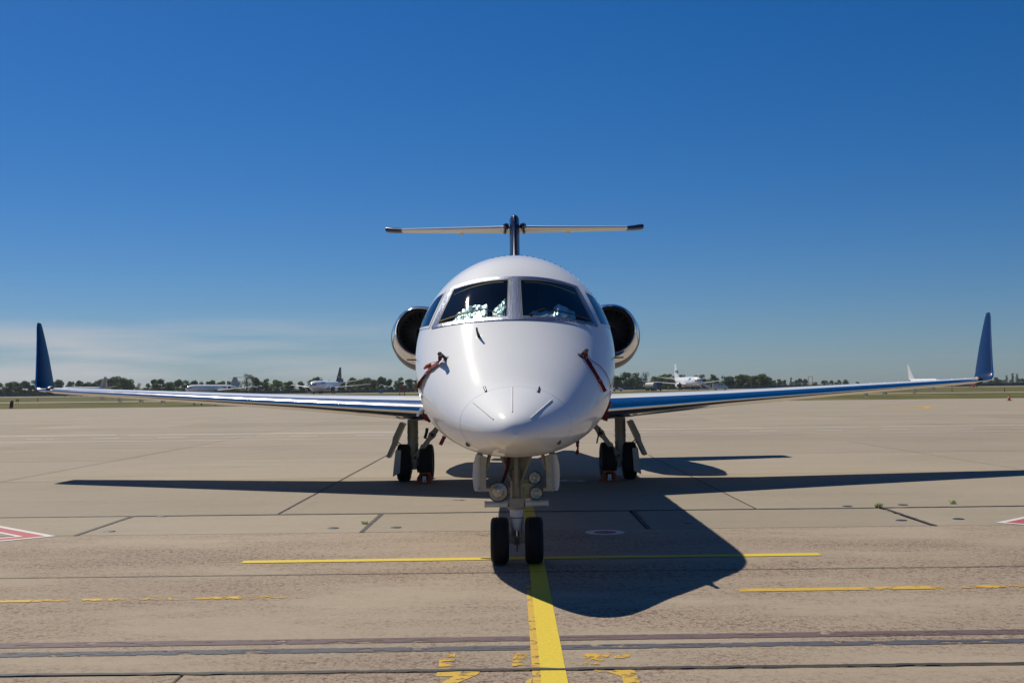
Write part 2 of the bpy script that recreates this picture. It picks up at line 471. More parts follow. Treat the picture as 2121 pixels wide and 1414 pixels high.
# grass fields beyond the apron: gently uneven
random.seed(3)
def field(name, y0, y1, z):
    m = MB(); nx, ny = 120, 14
    v = []
    for j in range(ny + 1):
        for i in range(nx + 1):
            x = -420 + 840 * i / nx; y = y0 + (y1 - y0) * j / ny
            e = 0 if j in (0, ny) else 0.10 * noise.noise(Vector((x * 0.05, y * 0.05, 3)))
            v.append((x, y, z + e))
    f = [(j * (nx + 1) + i, j * (nx + 1) + i + 1, (j + 1) * (nx + 1) + i + 1, (j + 1) * (nx + 1) + i) for j in range(ny) for i in range(nx)]
    return struct(m.add(v, f).build(name, 'grass'))
field('grass_strip', EDGE_Y, 186, -0.02)
field('grass_field', 202, 900, -0.03)
m = MB(); m.box((0, 194, -0.06), (900, 16.4, 0.1)); struct(m.build('taxiway', 'apron_far', smooth=False))
m = MB(); m.box((0, 455, -0.05), (900, 70, 0.12)); struct(m.build('runway', 'apron_far', smooth=False))

# apron: tar bed + far sheet, slabs on it
m = MB()
m.add([(-160, -60, -0.03), (160, -60, -0.03), (160, far_y0, -0.03), (-160, far_y0, -0.03)], [(0, 1, 2, 3)])
apron = struct(m.build('apron', 'tar', smooth=False))
m = MB()
m.add([(-260, far_y0, 0), (260, far_y0, 0), (260, EDGE_Y + 0.5, 0), (-260, EDGE_Y - 0.5, 0)], [(0, 1, 2, 3)])
m.build('far_paving', 'apron_far', apron, smooth=False)
SK = 0.0055                                                   # the joints run a hair off square to the parked jet
def slab_row(y0, y1, xs, mat, gx, gy, shear=SK):
    for i in range(len(xs) - 1):
        a, b = xs[i] + gx / 2, xs[i + 1] - gx / 2
        c, d = y0 + gy / 2, y1 - gy / 2
        z = -random.uniform(0, 0.003); e = 0.008; bot = -0.03
        def P(x, y, zz): return (x, y + shear * x, zz)
        v = [P(a, c, bot), P(b, c, bot), P(b, d, bot), P(a, d, bot), P(a, c, z - e), P(b, c, z - e), P(b, d, z - e), P(a, d, z - e),
             P(a + e, c + e, z), P(b - e, c + e, z), P(b - e, d - e, z), P(a + e, d - e, z)]
        f = [(0, 1, 5, 4), (1, 2, 6, 5), (2, 3, 7, 6), (3, 0, 4, 7), (4, 5, 9, 8), (5, 6, 10, 9), (6, 7, 11, 10), (7, 4, 8, 11), (8, 9, 10, 11)]
        MB().add(v, f).build('concrete_slab', mat, apron, smooth=False)
def spaced(c, step, lim):
    xs = [c]
    while xs[-1] < lim: xs.append(xs[-1] + step)
    while xs[0] > -lim: xs.insert(0, xs[0] - step)
    return xs
slab_row(-13.0, -8.3, [-40, -26, -12, -2.2, 8, 20, 40], 'slab_agg', 0.012, 0.03)
slab_row(-8.3, -4.42, [-40, -26, -12, -2.2, 8, 20, 40], 'slab_agg', 0.012, 0.03)
slab_row(-4.42, -0.56, [-40, -20, 20, 40], 'slab_agg', 0.006, 0.03)
slab_row(-0.56, 2.70, [-40, -20, 20, 40], 'slab_agg', 0.006, 0.016)
slab_row(2.70, 4.83, spaced(-2.0, 3.7, 34), 'slab', 0.035, 0.006)
ys = [4.83 + 6.65 * k for k in range(8)]
ys[-1] = far_y0
for k in range(7):
    slab_row(ys[k], ys[k + 1], spaced(3.6, 7.12, 30 + 6 * k), 'slab', 0.010, 0.045 if k == 0 else 0.012, SK * (1 - k / 7))
# tar squeezed out along the open joints
def tar_strip(p0, p1, w, seedv, z=0.0045, amp=0.5):
    random.seed(seedv)
    p0, p1 = Vector((p0[0], p0[1], 0)), Vector((p1[0], p1[1], 0))
    L = (p1 - p0).length; n = max(6, int(L / 0.05)); d = (p1 - p0).normalized(); s = Vector((-d.y, d.x, 0))
    v = []
    for i in range(n + 1):
        p = p0 + d * (L * i / n); q = p * 1.0
        a = noise.noise(Vector((i * 0.31, seedv, 0))); b = noise.noise(Vector((i * 0.27, seedv, 9)))
        c = noise.noise(Vector((i * 0.021, seedv, 4))) * w * 0.5
        w1 = w / 2 * (1 + amp * a); w2 = w / 2 * (1 + amp * b)
        v += [p + s * (w1 + c) + Vector((0, 0, z)), p - s * (w2 - c) + Vector((0, 0, z))]
    f = [(2 * i, 2 * i + 1, 2 * i + 3, 2 * i + 2) for i in range(n)]
    return MB().add(v, f).build('tar_seal', 'tar', apron, smooth=False)
def gl(y, x): return (x, y + SK * x)
tar_strip(gl(-4.42, -14), gl(-4.42, 14), 0.05, 1, z=0.008, amp=0.9)
tar_strip(gl(4.83, -20), gl(4.83, 20), 0.075, 2)
tar_strip(gl(-0.56, -14), gl(-0.56, 14), 0.016, 3, amp=1.6)
for i, x in enumerate((-5.68, -2.0, 1.72, 5.42)):
    tar_strip((x, 2.66 + SK * x), (x + 0.02, 4.80 + SK * x), 0.055, 10 + i)
for i, (x, y1) in enumerate(((-3.55, 20), (3.58, 18), (-10.7, 24), (10.7, 24))):
    tar_strip((x, 4.85), (x, y1), 0.022 if abs(x) < 5 else 0.014, 20 + i, amp=0.7)

# painted markings, each a thin sheet on the slabs
def paint(name, pts, mat, z=0.003):
    return MB().add([(p[0], p[1], z) for p in pts], [tuple(range(len(pts)))]).build(name, mat, apron, smooth=False, fix=False)
def strip(name, a, b, w, mat, z=0.003):
    a, b = Vector((a[0], a[1])), Vector((b[0], b[1])); d = (b - a).normalized(); s = Vector((-d.y, d.x)) * w / 2
    return paint(name, [a - s, b - s, b + s, a + s], mat, z)
XC = 0.20
strip('centre_line', (XC + 0.02, -7.0), (XC - 0.02, 10.6), 0.165, 'yellow', 0.0040)
strip('old_centre_line', (XC - 0.085, -7.0), (XC - 0.085, -1.3), 0.075, 'yellow_old', 0.003)
strip('stop_line', G(502, 1163.5), G(1698, 1147.5), 0.17, 'yellow', 0.0036)
strip('old_stop_line', G(1530, 1222), G(1930, 1216), 0.14, 'yellow_old')
strip('old_stop_line', G(1930, 1216), G(2350, 1210), 0.12, 'yellow_worn')
strip('old_stop_line', G(-160, 1247), G(65, 1244.5), 0.10, 'yellow_old')
strip('old_stop_line', G(65, 1244), G(640, 1235), 0.11, 'yellow_worn')
strip('overpainted_line', G(-300, 1341), G(2500, 1302), 0.155, 'red_old', 0.0022)
strip('overpainted_line', G(-300, 1360), G(2500, 1321), 0.135, 'dark_old', 0.0022)
def glyph(pxs, mat='yellow_old', z=0.0026):
    paint('stand_number', [G(860 + x / 3.7875, 1300 + y / 3.7875) for x, y in pxs], mat, z)
glyph([(185, 305), (300, 300), (315, 205), (195, 208)], 'yellow_worn')
glyph([(165, 380), (175, 328), (520, 332), (490, 365), (330, 432), (120, 500), (130, 470), (215, 425), (300, 380)])
glyph([(760, 300), (880, 295), (885, 195), (770, 195)], 'yellow_worn')
glyph([(770, 340), (900, 340), (900, 315), (770, 318)])
glyph([(880, 405), (920, 395), (900, 470), (840, 470)])
glyph([(1325, 290), (1440, 285), (1560, 190), (1480, 186), (1330, 200)], 'yellow_worn', 0.0027)
glyph([(1560, 240), (1680, 235), (1690, 200), (1570, 205)], 'yellow_worn', 0.0027)
glyph([(1345, 312), (1540, 312), (1720, 332), (1765, 440), (1790, 500), (1660, 500), (1620, 380), (1500, 342), (1440, 345)])
glyph([(1380, 425), (1440, 422), (1450, 500), (1390, 500)], 'yellow_worn')
# red and white chevrons at both edges
def chevron(tip, sx, name):
    tx, ty = tip
    def q(pts, mat, z): paint(name, [(tx + sx * a, ty + b) for a, b in (pts if sx < 0 else pts[::-1])], mat, z)
    k = 0.93
    for u, (mat, w0, w1) in enumerate((('whiteline', 0.0, 0.13), ('redline', 0.13, 0.42), ('whiteline', 0.42, 0.52))):
        for sg in (1, -1):
            a0, a1 = w0, w1
            pts = [(a0, 0), (a0 + 3.0, sg * 3.0 * k), (a1 + 3.0, sg * 3.0 * k), (a1, 0)]
            if sg * sx > 0: pts = pts[::-1]
            paint(name, [(tx + sx * p, ty + r) for p, r in pts], mat, 0.003 + 0.0002 * u)
chevron((-5.92, 2.62), -1, 'chevron_marking')
chevron((6.30, 2.95), 1, 'chevron_marking')
def disc(name, c, r0, r1, mat, z=0.003, n=28, sq=1.0):
    if r0 == 0: return paint(name, [(c[0] + r1 * math.cos(2 * math.pi * k / n), c[1] + r1 * math.sin(2 * math.pi * k / n) * sq) for k in range(n)], mat, z)
    v = []
    for k in range(n):
        a = 2 * math.pi * k / n
        v += [(c[0] + r0 * math.cos(a), c[1] + r0 * math.sin(a), z), (c[0] + r1 * math.cos(a), c[1] + r1 * math.sin(a), z)]
    f = [(2 * k, 2 * k + 1, (2 * k + 3) % (2 * n), (2 * k + 2) % (2 * n)) for k in range(n)]
    return MB().add(v, f).build(name, mat, apron, smooth=False)
disc('round_marking', (1.12, 2.40), 0.0, 0.145, 'redline', 0.0032)
disc('round_marking', (1.12, 2.40), 0.145, 0.25, 'whiteline')
disc('round_marking', (1.13, 10.2), 0.12, 0.26, 'white_faint')
strip('edge_line', (-120, 34.6), (120, 36.9), 0.35, 'white_faint')
strip('edge_line', (-120, 28.7), (120, 31.3), 0.35, 'pink_faint')
for k in range(-22, 23):
    x = k * 2.62 - 0.5; y = 32.7 + 0.0095 * x
    strip('dash_marking', (x - 0.55, y), (x + 0.55, y + 0.01), 0.22, 'white_faint')
strip('taxi_line', (-150, 50.5), (150, 68), 0.55, 'yellow_faint', 0.004)
a, b = G(1818, 842), G(1952, 841)
strip('taxi_line', a, b, 0.9, 'yellow_old', 0.004)
cur = [G(1885, 841.5), G(1920, 842.5), G(1925, 844.5), G(1900, 847), G(1860, 849)]
for i in range(4): strip('taxi_line', cur[i], cur[i + 1], 0.5, 'yellow_old', 0.005 + 0.0005 * i)
# little round covers in the narrow slab row
for px, py in ((690, 1093), (820, 1092), (335, 1069), (1755, 1048), (1867, 1077), (1985, 1074), (227, 1100), (1870, 1045), (1425, 1082)):
    g = G(px, py)
    MB().lathe([(0.0015, 0.0), (0.006, 0.03), (0.006, 0.065), (0.0015, 0.078)], (g.x, g.y, 0), 'z', 16).build('drain_cover', 'darkmetal', apron)

#=AIRCRAFT=
# ------------------------------------------------------------------ the jet
jet = thing('business_jet', 'white twin engine business jet with navy winglets parked nose on, centre of the apron', 'airplane', (0, 0, 0), -0.0038)
NOSE = -1.85
fZT = pchip([(0, 1.42), (.03, 1.495), (.1, 1.565), (.3, 1.665), (.6, 1.77), (.9, 1.87), (1.4, 2.12), (2.0, 2.45), (2.2, 2.57), (2.6, 2.83), (3.0, 3.105), (3.4, 3.31), (3.8, 3.445), (4.4, 3.545), (5.2, 3.57), (15, 3.57), (20, 3.50), (24.5, 3.30)])
fZB = pchip([(0, 1.42), (.03, 1.37), (.1, 1.33), (.3, 1.27), (.6, 1.21), (1.0, 1.165), (1.6, 1.13), (2.5, 1.12), (4, 1.13), (6, 1.15), (15.5, 1.15), (20, 1.9), (24.5, 2.9)])
fW = pchip([(0, 0.0), (.03, .09), (.1, .17), (.3, .30), (.6, .44), (.9, .575), (1.4, .78), (2.0, .97), (2.6, 1.095), (3.2, 1.175), (3.8, 1.222), (4.4, 1.238), (16, 1.238), (20, .80), (24.5, .12)])
def sec(s):
    zt, zb, w = fZT(s), fZB(s), fW(s)
    return zt, zb, w, zb + (zt - zb) * 0.47
NU, NL = 2.0, 2.15
def sec_pt(s, t):
    """t: angle, 0 = +x, pi/2 = top"""
    zt, zb, w, zm = sec(s)
    c, sn = math.cos(t), math.sin(t)
    if sn >= 0: e = 2 / NU; h = zt - zm
    else: e = 2 / NL; h = zm - zb
    return Vector((w * math.copysign(abs(c) ** e, c), s + NOSE, zm + h * math.copysign(abs(sn) ** e, sn)))
def sec_val(s, x, z):
    zt, zb, w, zm = sec(s)
    if w < 1e-6: return 9
    up = z > zm
    return (abs(x) / w) ** (NU if up else NL) + (abs(z - zm) / ((zt - zm) if up else (zm - zb))) ** (NU if up else NL)
def s_front(x, z):
    """station at which the skin passes through (x, z), seen from ahead"""
    s = 0.005
    while s < 8 and sec_val(s, x, z) > 1: s += 0.05
    lo, hi = max(0.0, s - 0.05), s
    for _ in range(18):
        mid = (lo + hi) / 2
        if sec_val(mid, x, z) > 1: lo = mid
        else: hi = mid
    return hi
def x_side(s, z):
    zt, zb, w, zm = sec(s); up = z > zm; nn = NU if up else NL
    return w * max(0.0, 1 - (abs(z - zm) / ((zt - zm) if up else (zm - zb))) ** nn) ** (1 / nn)
def skin_front(x, z, off=0.0):
    s = s_front(x, z); p = Vector((x, s + NOSE, z))
    e = 0.01
    dx = s_front(x + e, z) - s_front(x - e, z); dz = s_front(x, z + e) - s_front(x, z - e)
    nrm = Vector((dx / (2 * e), -1, dz / (2 * e))).normalized()
    return p + nrm * off
def skin_side(sg, s, z, off=0.0):
    p = Vector((sg * x_side(s, z), s + NOSE, z)); e = 0.01
    ds = (x_side(s + e, z) - x_side(s - e, z)) / (2 * e); dz = (x_side(s, z + e) - x_side(s, z - e)) / (2 * e)
    return p + Vector((sg, -ds, -dz)).normalized() * off

# windshield outline: half width by height fraction, bottom and top edge by half width
def zb_f(x): return 2.578 - 0.055 * (x / 0.95) ** 2
def zt_f(x): return 3.135 - 0.10 * (x / 0.76) ** 2.4
def ws_pt(u, v, side):
    """u 0..1 across half (0 = centre), v 0..1 bottom to top; u in metres-like by blending outer edge"""
    xo = 0.955 + (0.752 - 0.955) * v
    x = u * xo
    z = zb_f(x) + (zt_f(min(x, 0.76)) - zb_f(x)) * v
    return side * x, z
def in_ws(x, z, grow):
    ax = abs(x)
    if ax > 0.97: return False
    zb, zt = zb_f(ax), zt_f(min(ax, 0.76))
    v = (z - zb) / (zt - zb)
    if v < 0.03 - grow or v > 0.97 + grow: return False
    return ax < 0.955 - 0.203 * v - 0.02 + grow
# side windows: front edge follows the windshield frame
def side_front(v):
    z = 2.535 + (3.02 - 2.535) * v; x = 0.985 + (0.82 - 0.985) * v
    return s_front(x, z), z
def side_pt(u, v):
    s0, z = side_front(v); s1 = 3.72 - 0.05 * v
    z2 = z + (0.02 - 0.10 * v) * u
    return s0 + (s1 - s0) * u, z2
def in_side(s, z):
    v = (z - 2.535) / (3.02 - 2.535)
    if not 0.04 < v < 0.9: return False
    return side_front(v)[0] + 0.03 < s < 3.66

stations = [0.0, .006, .015, .03, .05, .08, .12, .17, .23, .3, .4, .5, .6, .72, .84, .92, 1.0, 1.12, 1.25, 1.4, 1.55, 1.7, 1.85, 2.0, 2.1]
s = 2.14
while s < 3.85: stations.append(s); s += 0.022
stations += [3.9, 4.0, 4.15, 4.4, 4.8, 5.5, 7, 9, 11, 13, 15, 16, 17, 18, 19, 20, 21, 22, 23, 24, 24.4, 24.5]
NS = 192
def shell(stn, off, cut=True):
    mb = MB(); idx = []
    for s in stn:
        row = []
        for k in range(NS):
            t = 2 * math.pi * (k + 0.5) / NS
            p = sec_pt(max(s, 1e-4), t)
            if off:
                zt, zb, w, zm = sec(s); c = Vector((0, p.y, zm)); d = (c - p); p = p + d.normalized() * off
            row.append(p)
        idx.append(row)
    V = [p for r in idx for p in r]; Fc = []
    for i in range(len(stn) - 1):
        sm = (stn[i] + stn[i + 1]) / 2
        for j in range(NS):
            a = i * NS + j; b = i * NS + (j + 1) % NS
            q = (a, b, b + NS, a + NS)
            if cut and 2.1 < sm < 3.9:
                c = sum((V[t] for t in q), Vector()) / 4
                if in_ws(c.x, c.z, 0.0) or in_side(sm, c.z): continue
            Fc.append(q)
    return mb.add(V, Fc)
fus = shell(stations, 0.0).build('fuselage', 'white', jet, angle=60)
i0 = next(i for i, s in enumerate(stations) if s > 2.0); i1 = next(i for i, s in enumerate(stations) if s > 4.2)
shell(stations[i0:i1], 0.035).build('cockpit_lining', 'lining', fus, angle=60)
m = MB()
zt, zb, w, zm = sec(4.4)
m.add([Vector((0, 4.4 + NOSE, zm))] + [sec_pt(4.4, 2 * math.pi * k / 40) * 1 for k in range(40)], [(0, 1 + k, 1 + (k + 1) % 40) for k in range(40)])
m.build('cockpit_bulkhead', 'lining', fus, smooth=False)
# glareshield and pilot seats inside
m = MB(); rows = []
for j, (s, z) in enumerate(((2.30, 2.50), (2.45, 2.575), (2.75, 2.60), (2.95, 2.585), (2.98, 2.45), (2.98, 2.0))):
    ww = x_side(s, min(z, 2.6)) - 0.07
    rows.append([Vector((ww * (i / 12 * 2 - 1), s + NOSE, z)) for i in range(13)])
m.loft(rows, closed=False).build('glareshield', 'lining', fus)
for sg in (-1, 1):
    m = MB(); m.box((sg * 0.42, 3.75 + NOSE, 2.45), (0.46, 0.14, 0.75)); m.box((sg * 0.42, 3.75 + NOSE, 2.93), (0.26, 0.10, 0.2))
    m.build('pilot_seat', 'lining', fus)
# frame, gasket, panes
us = [0, 0.04, 0.0792, 0.095] + [0.095 + (0.925 - 0.095) * k / 14 for k in range(1, 15)] + [0.942, 0.965, 1.0]
vv = [0, 0.035, 0.062, 0.085] + [0.085 + (0.915 - 0.085) * k / 10 for k in range(1, 11)] + [0.935, 0.965, 1.0]
def cls(u, v):
    if 0.095 < u < 0.925 and 0.085 < v < 0.915: return 'pane'
    if 0.0792 < u < 0.942 and 0.062 < v < 0.935: return 'gasket'
    return 'frame'
frame_mb, gask, panes = MB(), {}, {}
for side in (-1, 1):
    for i in range(len(us) - 1):
        for j in range(len(vv) - 1):
            k = cls((us[i] + us[i + 1]) / 2, (vv[j] + vv[j + 1]) / 2)
            off = {'pane': 0.003, 'gasket': 0.007, 'frame': 0.010}[k]
            q = [skin_front(*ws_pt(us[a], vv[b], side), off) for a, b in ((i, j), (i + 1, j), (i + 1, j + 1), (i, j + 1))]
            if side < 0: q.reverse()
            if k == 'frame': frame_mb.add(q, [(0, 1, 2, 3)])
            elif k == 'gasket': gask.setdefault(side, MB()).add(q, [(0, 1, 2, 3)])
            else: panes.setdefault(side, MB()).add(q, [(0, 1, 2, 3)])
def weld(o, d=0.0005):
    bm = bmesh.new(); bm.from_mesh(o.data); bmesh.ops.remove_doubles(bm, verts=bm.verts, dist=d); bm.to_mesh(o.data); bm.free()
    return o
wf = weld(frame_mb.build('windshield_frame', 'alu', fus, fix=False))
for side in (-1, 1):
    weld(gask[side].build('window_gasket', 'gasket', fus, fix=False))
    weld(panes[side].build('windshield_pane', 'glass', fus, fix=False))
    # side window
    fm, pm = MB(), MB()
    uu = [0, 0.05] + [0.05 + 0.9 * k / 8 for k in range(1, 9)] + [1.0]
    v2 = [0, 0.06] + [0.06 + 0.88 * k / 8 for k in range(1, 9)] + [1.0]
    for i in range(len(uu) - 1):
        for j in range(len(v2) - 1):
            um, vm = (uu[i] + uu[i + 1]) / 2, (v2[j] + v2[j + 1]) / 2
            pane = 0.05 < um < 0.95 and 0.06 < vm < 0.94
            q = []
            for a, b in ((i, j), (i + 1, j), (i + 1, j + 1), (i, j + 1)):
                s, z = side_pt(uu[a], v2[b]); q.append(skin_side(side, s, z, 0.003 if pane else 0.006))
            if side < 0: q.reverse()
            (pm if pane else fm).add(q, [(0, 1, 2, 3)])
    weld(fm.build('side_window_frame', 'white', fus, fix=False))
    weld(pm.build('side_window_pane', 'sideglass', fus, fix=False))
    # wiper: arm parked low along the pane, blade
    def on(u, v, o): return skin_front(*ws_pt(u, v, side), o)
    MB().tube([on(0.90 - 0.07 * k, 0.125 + 0.022 * k - 0.0009 * k * k, 0.016) for k in range(9)], 0.0075, 6).build('wiper_blade', 'yellowmetal' if side < 0 else 'darkmetal', fus)
    MB().tube([on(0.36, 0.235, 0.018), on(0.26, 0.17, 0.02), on(0.17, 0.10, 0.018)], 0.005, 6).build('wiper_arm', 'darkmetal', fus)
    MB().tube([on(0.16 + 0.09 * k, 0.865 + 0.004 * k - 0.0022 * k * k, 0.006) for k in range(9)], 0.005, 5).build('window_trim_strip', 'yellowmetal', fus)

# rivet rows round the windshield frame
fr_riv = MB().lathe([(0, 0.0075), (0.003, 0.006), (0.0045, 0.0)], (0, 0, 0), 'z', 6).mesh('rivet', 'steel')
for side in (-1, 1):
    spots = [(0.022, 0.04 + 0.04 * k) for k in range(24)] + [(0.055, 0.04 + 0.04 * k) for k in range(24)] + [(0.09 + 0.045 * k, 0.026) for k in range(20)] + [(0.09 + 0.05 * k, 0.975) for k in range(18)] + [(0.975, 0.05 + 0.06 * k) for k in range(16)]
    for u, v in spots:
        p = skin_front(*ws_pt(u, v, side), 0.0095); d = (skin_front(*ws_pt(u, v, side), 0.06) - p).normalized()
        inst('rivet', fr_riv, fus, p, d.to_track_quat('Z', 'Y').to_euler())
# roof rivets along the ring behind the windshield
riv = MB().lathe([(0, 0.011), (0.008, 0.009), (0.012, 0.0)], (0, 0, 0), 'z', 8).mesh('rivet', 'steel')
for k in range(26):
    t = R(90 - 52 + 3.4 * k) if k < 20 else R(38 - 4 * (k - 19))
    p = sec_pt(4.15, t); zt, zb, w, zm = sec(4.15)
    d = Vector((p.x / w ** 2, 0, (p.z - zm) / (zt - zm) ** 2)).normalized()
    q = d.to_track_quat('Z', 'Y').to_euler()
    inst('rivet', riv, fus, p - d * 0.001, q)
# radome seam: a thin band round the nose
def ring_path(fn, t0, t1, n): return [fn(t0 + (t1 - t0) * k / n) for k in range(n + 1)]
def seam_pt(t):
    s = 0.86 - 0.10 * (1 - math.sin(t)) / 2; p = sec_pt(s, t); zt, zb, w, zm = sec(s)
    d = Vector((math.cos(t), -0.5, math.sin(t))).normalized()
    return p + d * 0.0006
MB().tube(ring_path(seam_pt, 0, 2 * math.pi * 0.999, 90), 0.0009, 5, cap=False).build('radome_seam', 'seam', fus)
def surf_px(px, py, off=0.0):
    """where a bearing meets the nose skin, in the jet's own frame"""
    v = bearing(px, py); v = v / v.y
    p0 = CAM; s = 0.0
    while s < 6:
        p = p0 + v * (s + NOSE - p0.y); p = p - Vector((-jet.rotation_euler.z * p.y, 0, 0))
        if sec_val(max(s, 1e-3), p.x, p.z) < 1: break
        s += 0.004
    return skin_front(p.x, p.z, off)
for (a, b) in (((980, 833), (1022, 868)), ((1061, 801), (1061, 853)), ((1143, 828), (1099, 866))):
    pts = [surf_px(a[0] + (b[0] - a[0]) * k / 8, a[1] + (b[1] - a[1]) * k / 8, 0.002) for k in range(9)]
    MB().tube(pts, 0.0055, 6).build('lightning_strip', 'whitemark', fus)
for px, py in ((1005, 806), (1118, 807)):
    a, b = surf_px(px - 2, py - 5, 0.001), surf_px(px + 2 if px < 1060 else px - 4, py + 5, 0.001)
    MB().tube([a, b], 0.013, 8).build('radome_latch', 'darkmetal', fus)
for px, py in ((970, 919), (1157, 915)):
    p = surf_px(px, py, 0.0); MB().lathe([(-0.012, 0), (-0.012, 0.016), (0.0, 0.026), (0.012, 0.028)], p, 'y', 10).build('tow_limit_stud', 'gasket', fus)
# probes: temperature probe, two pitot probes, side vanes
def probe(px, py, tip, name='pitot_probe', r=0.014):
    p = surf_px(px, py, -0.004); n_ = (surf_px(px, py, 0.10) - p).normalized()
    q = p + n_ * 0.075
    m = MB(); m.tube([p, p + n_ * 0.004], [0.045, 0.040], 10); m.tube([p, q, q + Vector(tip)], [r * 1.5, r, r * 0.9], 8)
    m.build(name, 'darkmetal', fus)
    return q + Vector(tip)
probe(992, 697, (-0.002, -0.035, 0.03), 'temperature_probe', 0.012)
pl = probe(923, 743, (-0.01, -0.12, 0.0))
pr = probe(1203, 737, (0.01, -0.12, 0.0))
for sg in (-1, 1):
    for (s, z, L) in ((3.15, 2.18, 0.12), (3.4, 1.93, 0.16)):
        p = skin_side(sg, s, z, -0.01)
        m = MB(); m.plate([p + Vector((0, -0.05, 0)), p + Vector((sg * L, 0.02, 0.005)), p + Vector((sg * L, 0.07, 0.005)), p + Vector((0, 0.07, 0))], 0.014, 'z')
        m.build('air_data_vane', 'darkmetal', fus)
# cabin windows and door outline along the sides
cw = MB().lathe([(0, 0.0), (0, 0.12), (0.004, 0.15), (-0.004, 0.165)], (0, 0, 0), 'x', 20).mesh('cabin_window', 'darkglass')
for sg in (-1, 1):
    for k in range(11):
        s = 6.2 + 0.79 * k; p = skin_side(sg, s, 2.62, 0.003)
        inst('cabin_window', cw, fus, p, (0, -sg * 0.30 if sg > 0 else 0.30 + math.pi, 0), (1, 0.8, 1.15))
# wing-body fairing
rows = []
for k in range(17):
    u = k / 16; y = 6.3 + 7.8 * u; e = math.sin(math.pi * u) ** 0.55
    rows.append([Vector((1.42 * e * math.copysign(abs(math.cos(t)) ** 0.7, math.cos(t)), y, 1.45 + (0.45 if math.sin(t) < 0 else 0.35) * e * math.copysign(abs(math.sin(t)) ** 0.8, math.sin(t)))) for t in [2 * math.pi * q / 40 for q in range(40)]])
MB().loft(rows).build('wing_fairing', 'white', fus)
for sg in (-1, 1):                                            # belly blade antennas
    MB().plate([(sg * 0.35, 5.0, 1.16), (sg * 0.35, 5.35, 1.16), (sg * 0.37, 5.4, 0.98), (sg * 0.37, 5.22, 0.98)], 0.02, 'x').build('blade_antenna', 'white', fus)

# ---- wings
def naca(x, t): return 5 * t * (0.2969 * math.sqrt(x) - 0.126 * x - 0.3516 * x * x + 0.2843 * x ** 3 - 0.1036 * x ** 4)
def camber(x): return 0.016 * math.sin(math.pi * min(1, x) ** 0.8)
def foil_ring(le, ch, t, phi, drop, xs, upper, sym=False):
    A = Vector((0, 1, -drop)); N = Vector((-math.sin(phi), 0, math.cos(phi)))
    o = []
    for x in xs:
        th = naca(x, t); c = 0 if sym else camber(x)
        o.append(Vector(le) + A * (x * ch) + N * (ch * (c + (th if upper else -th))))
    return o
def cosx(a, b, n):
    return [a + (b - a) * (1 - math.cos(math.pi * k / n)) / 2 for k in range(n + 1)]
def foil_path(le, ch, t, phi, drop, segs, sym=False):
    pts = []
    for up, xs in segs: pts += foil_ring(le, ch, t, phi, drop, xs, up, sym)
    return pts
LEX = [0.085 * (k / 7) ** 2 for k in range(8)]
LEXL = [0.10 * (k / 7) ** 2 for k in range(8)]
WST = [  # X, LE y, LE z, chord, t/c, phi
    (0.900, 7.680, 1.395, 4.050, .132, 0), (1.450, 7.920, 1.425, 3.820, .128, 0), (2.700, 8.480, 1.492, 3.200, .124, 0), (4.059, 9.120, 1.568, 2.550, .12, 0),
    (5.940, 9.990, 1.665, 2.100, .116, 0), (7.920, 10.900, 1.768, 1.630, .112, 0), (9.405, 11.580, 1.845, 1.270, .11, 0), (9.900, 11.800, 1.872, 1.130, .11, 0.05)]
WLT = [WST[-1], (10.08, 11.89, 1.885, 1.09, .105, 0.22), (10.22, 11.98, 1.91, 1.04, .10, 0.55), (10.30, 12.06, 1.965, 1.0, .095, 1.0), (10.335, 12.13, 2.06, .95, .09, 1.26),
       (10.36, 12.21, 2.20, .88, .085, 1.36), (10.475, 12.50, 2.66, .66, .08, 1.33), (10.575, 12.74, 3.03, .46, .075, 1.32), (10.65, 12.91, 3.30, .31, .075, 1.32), (10.675, 13.0, 3.40, .20, .06, 1.33)]
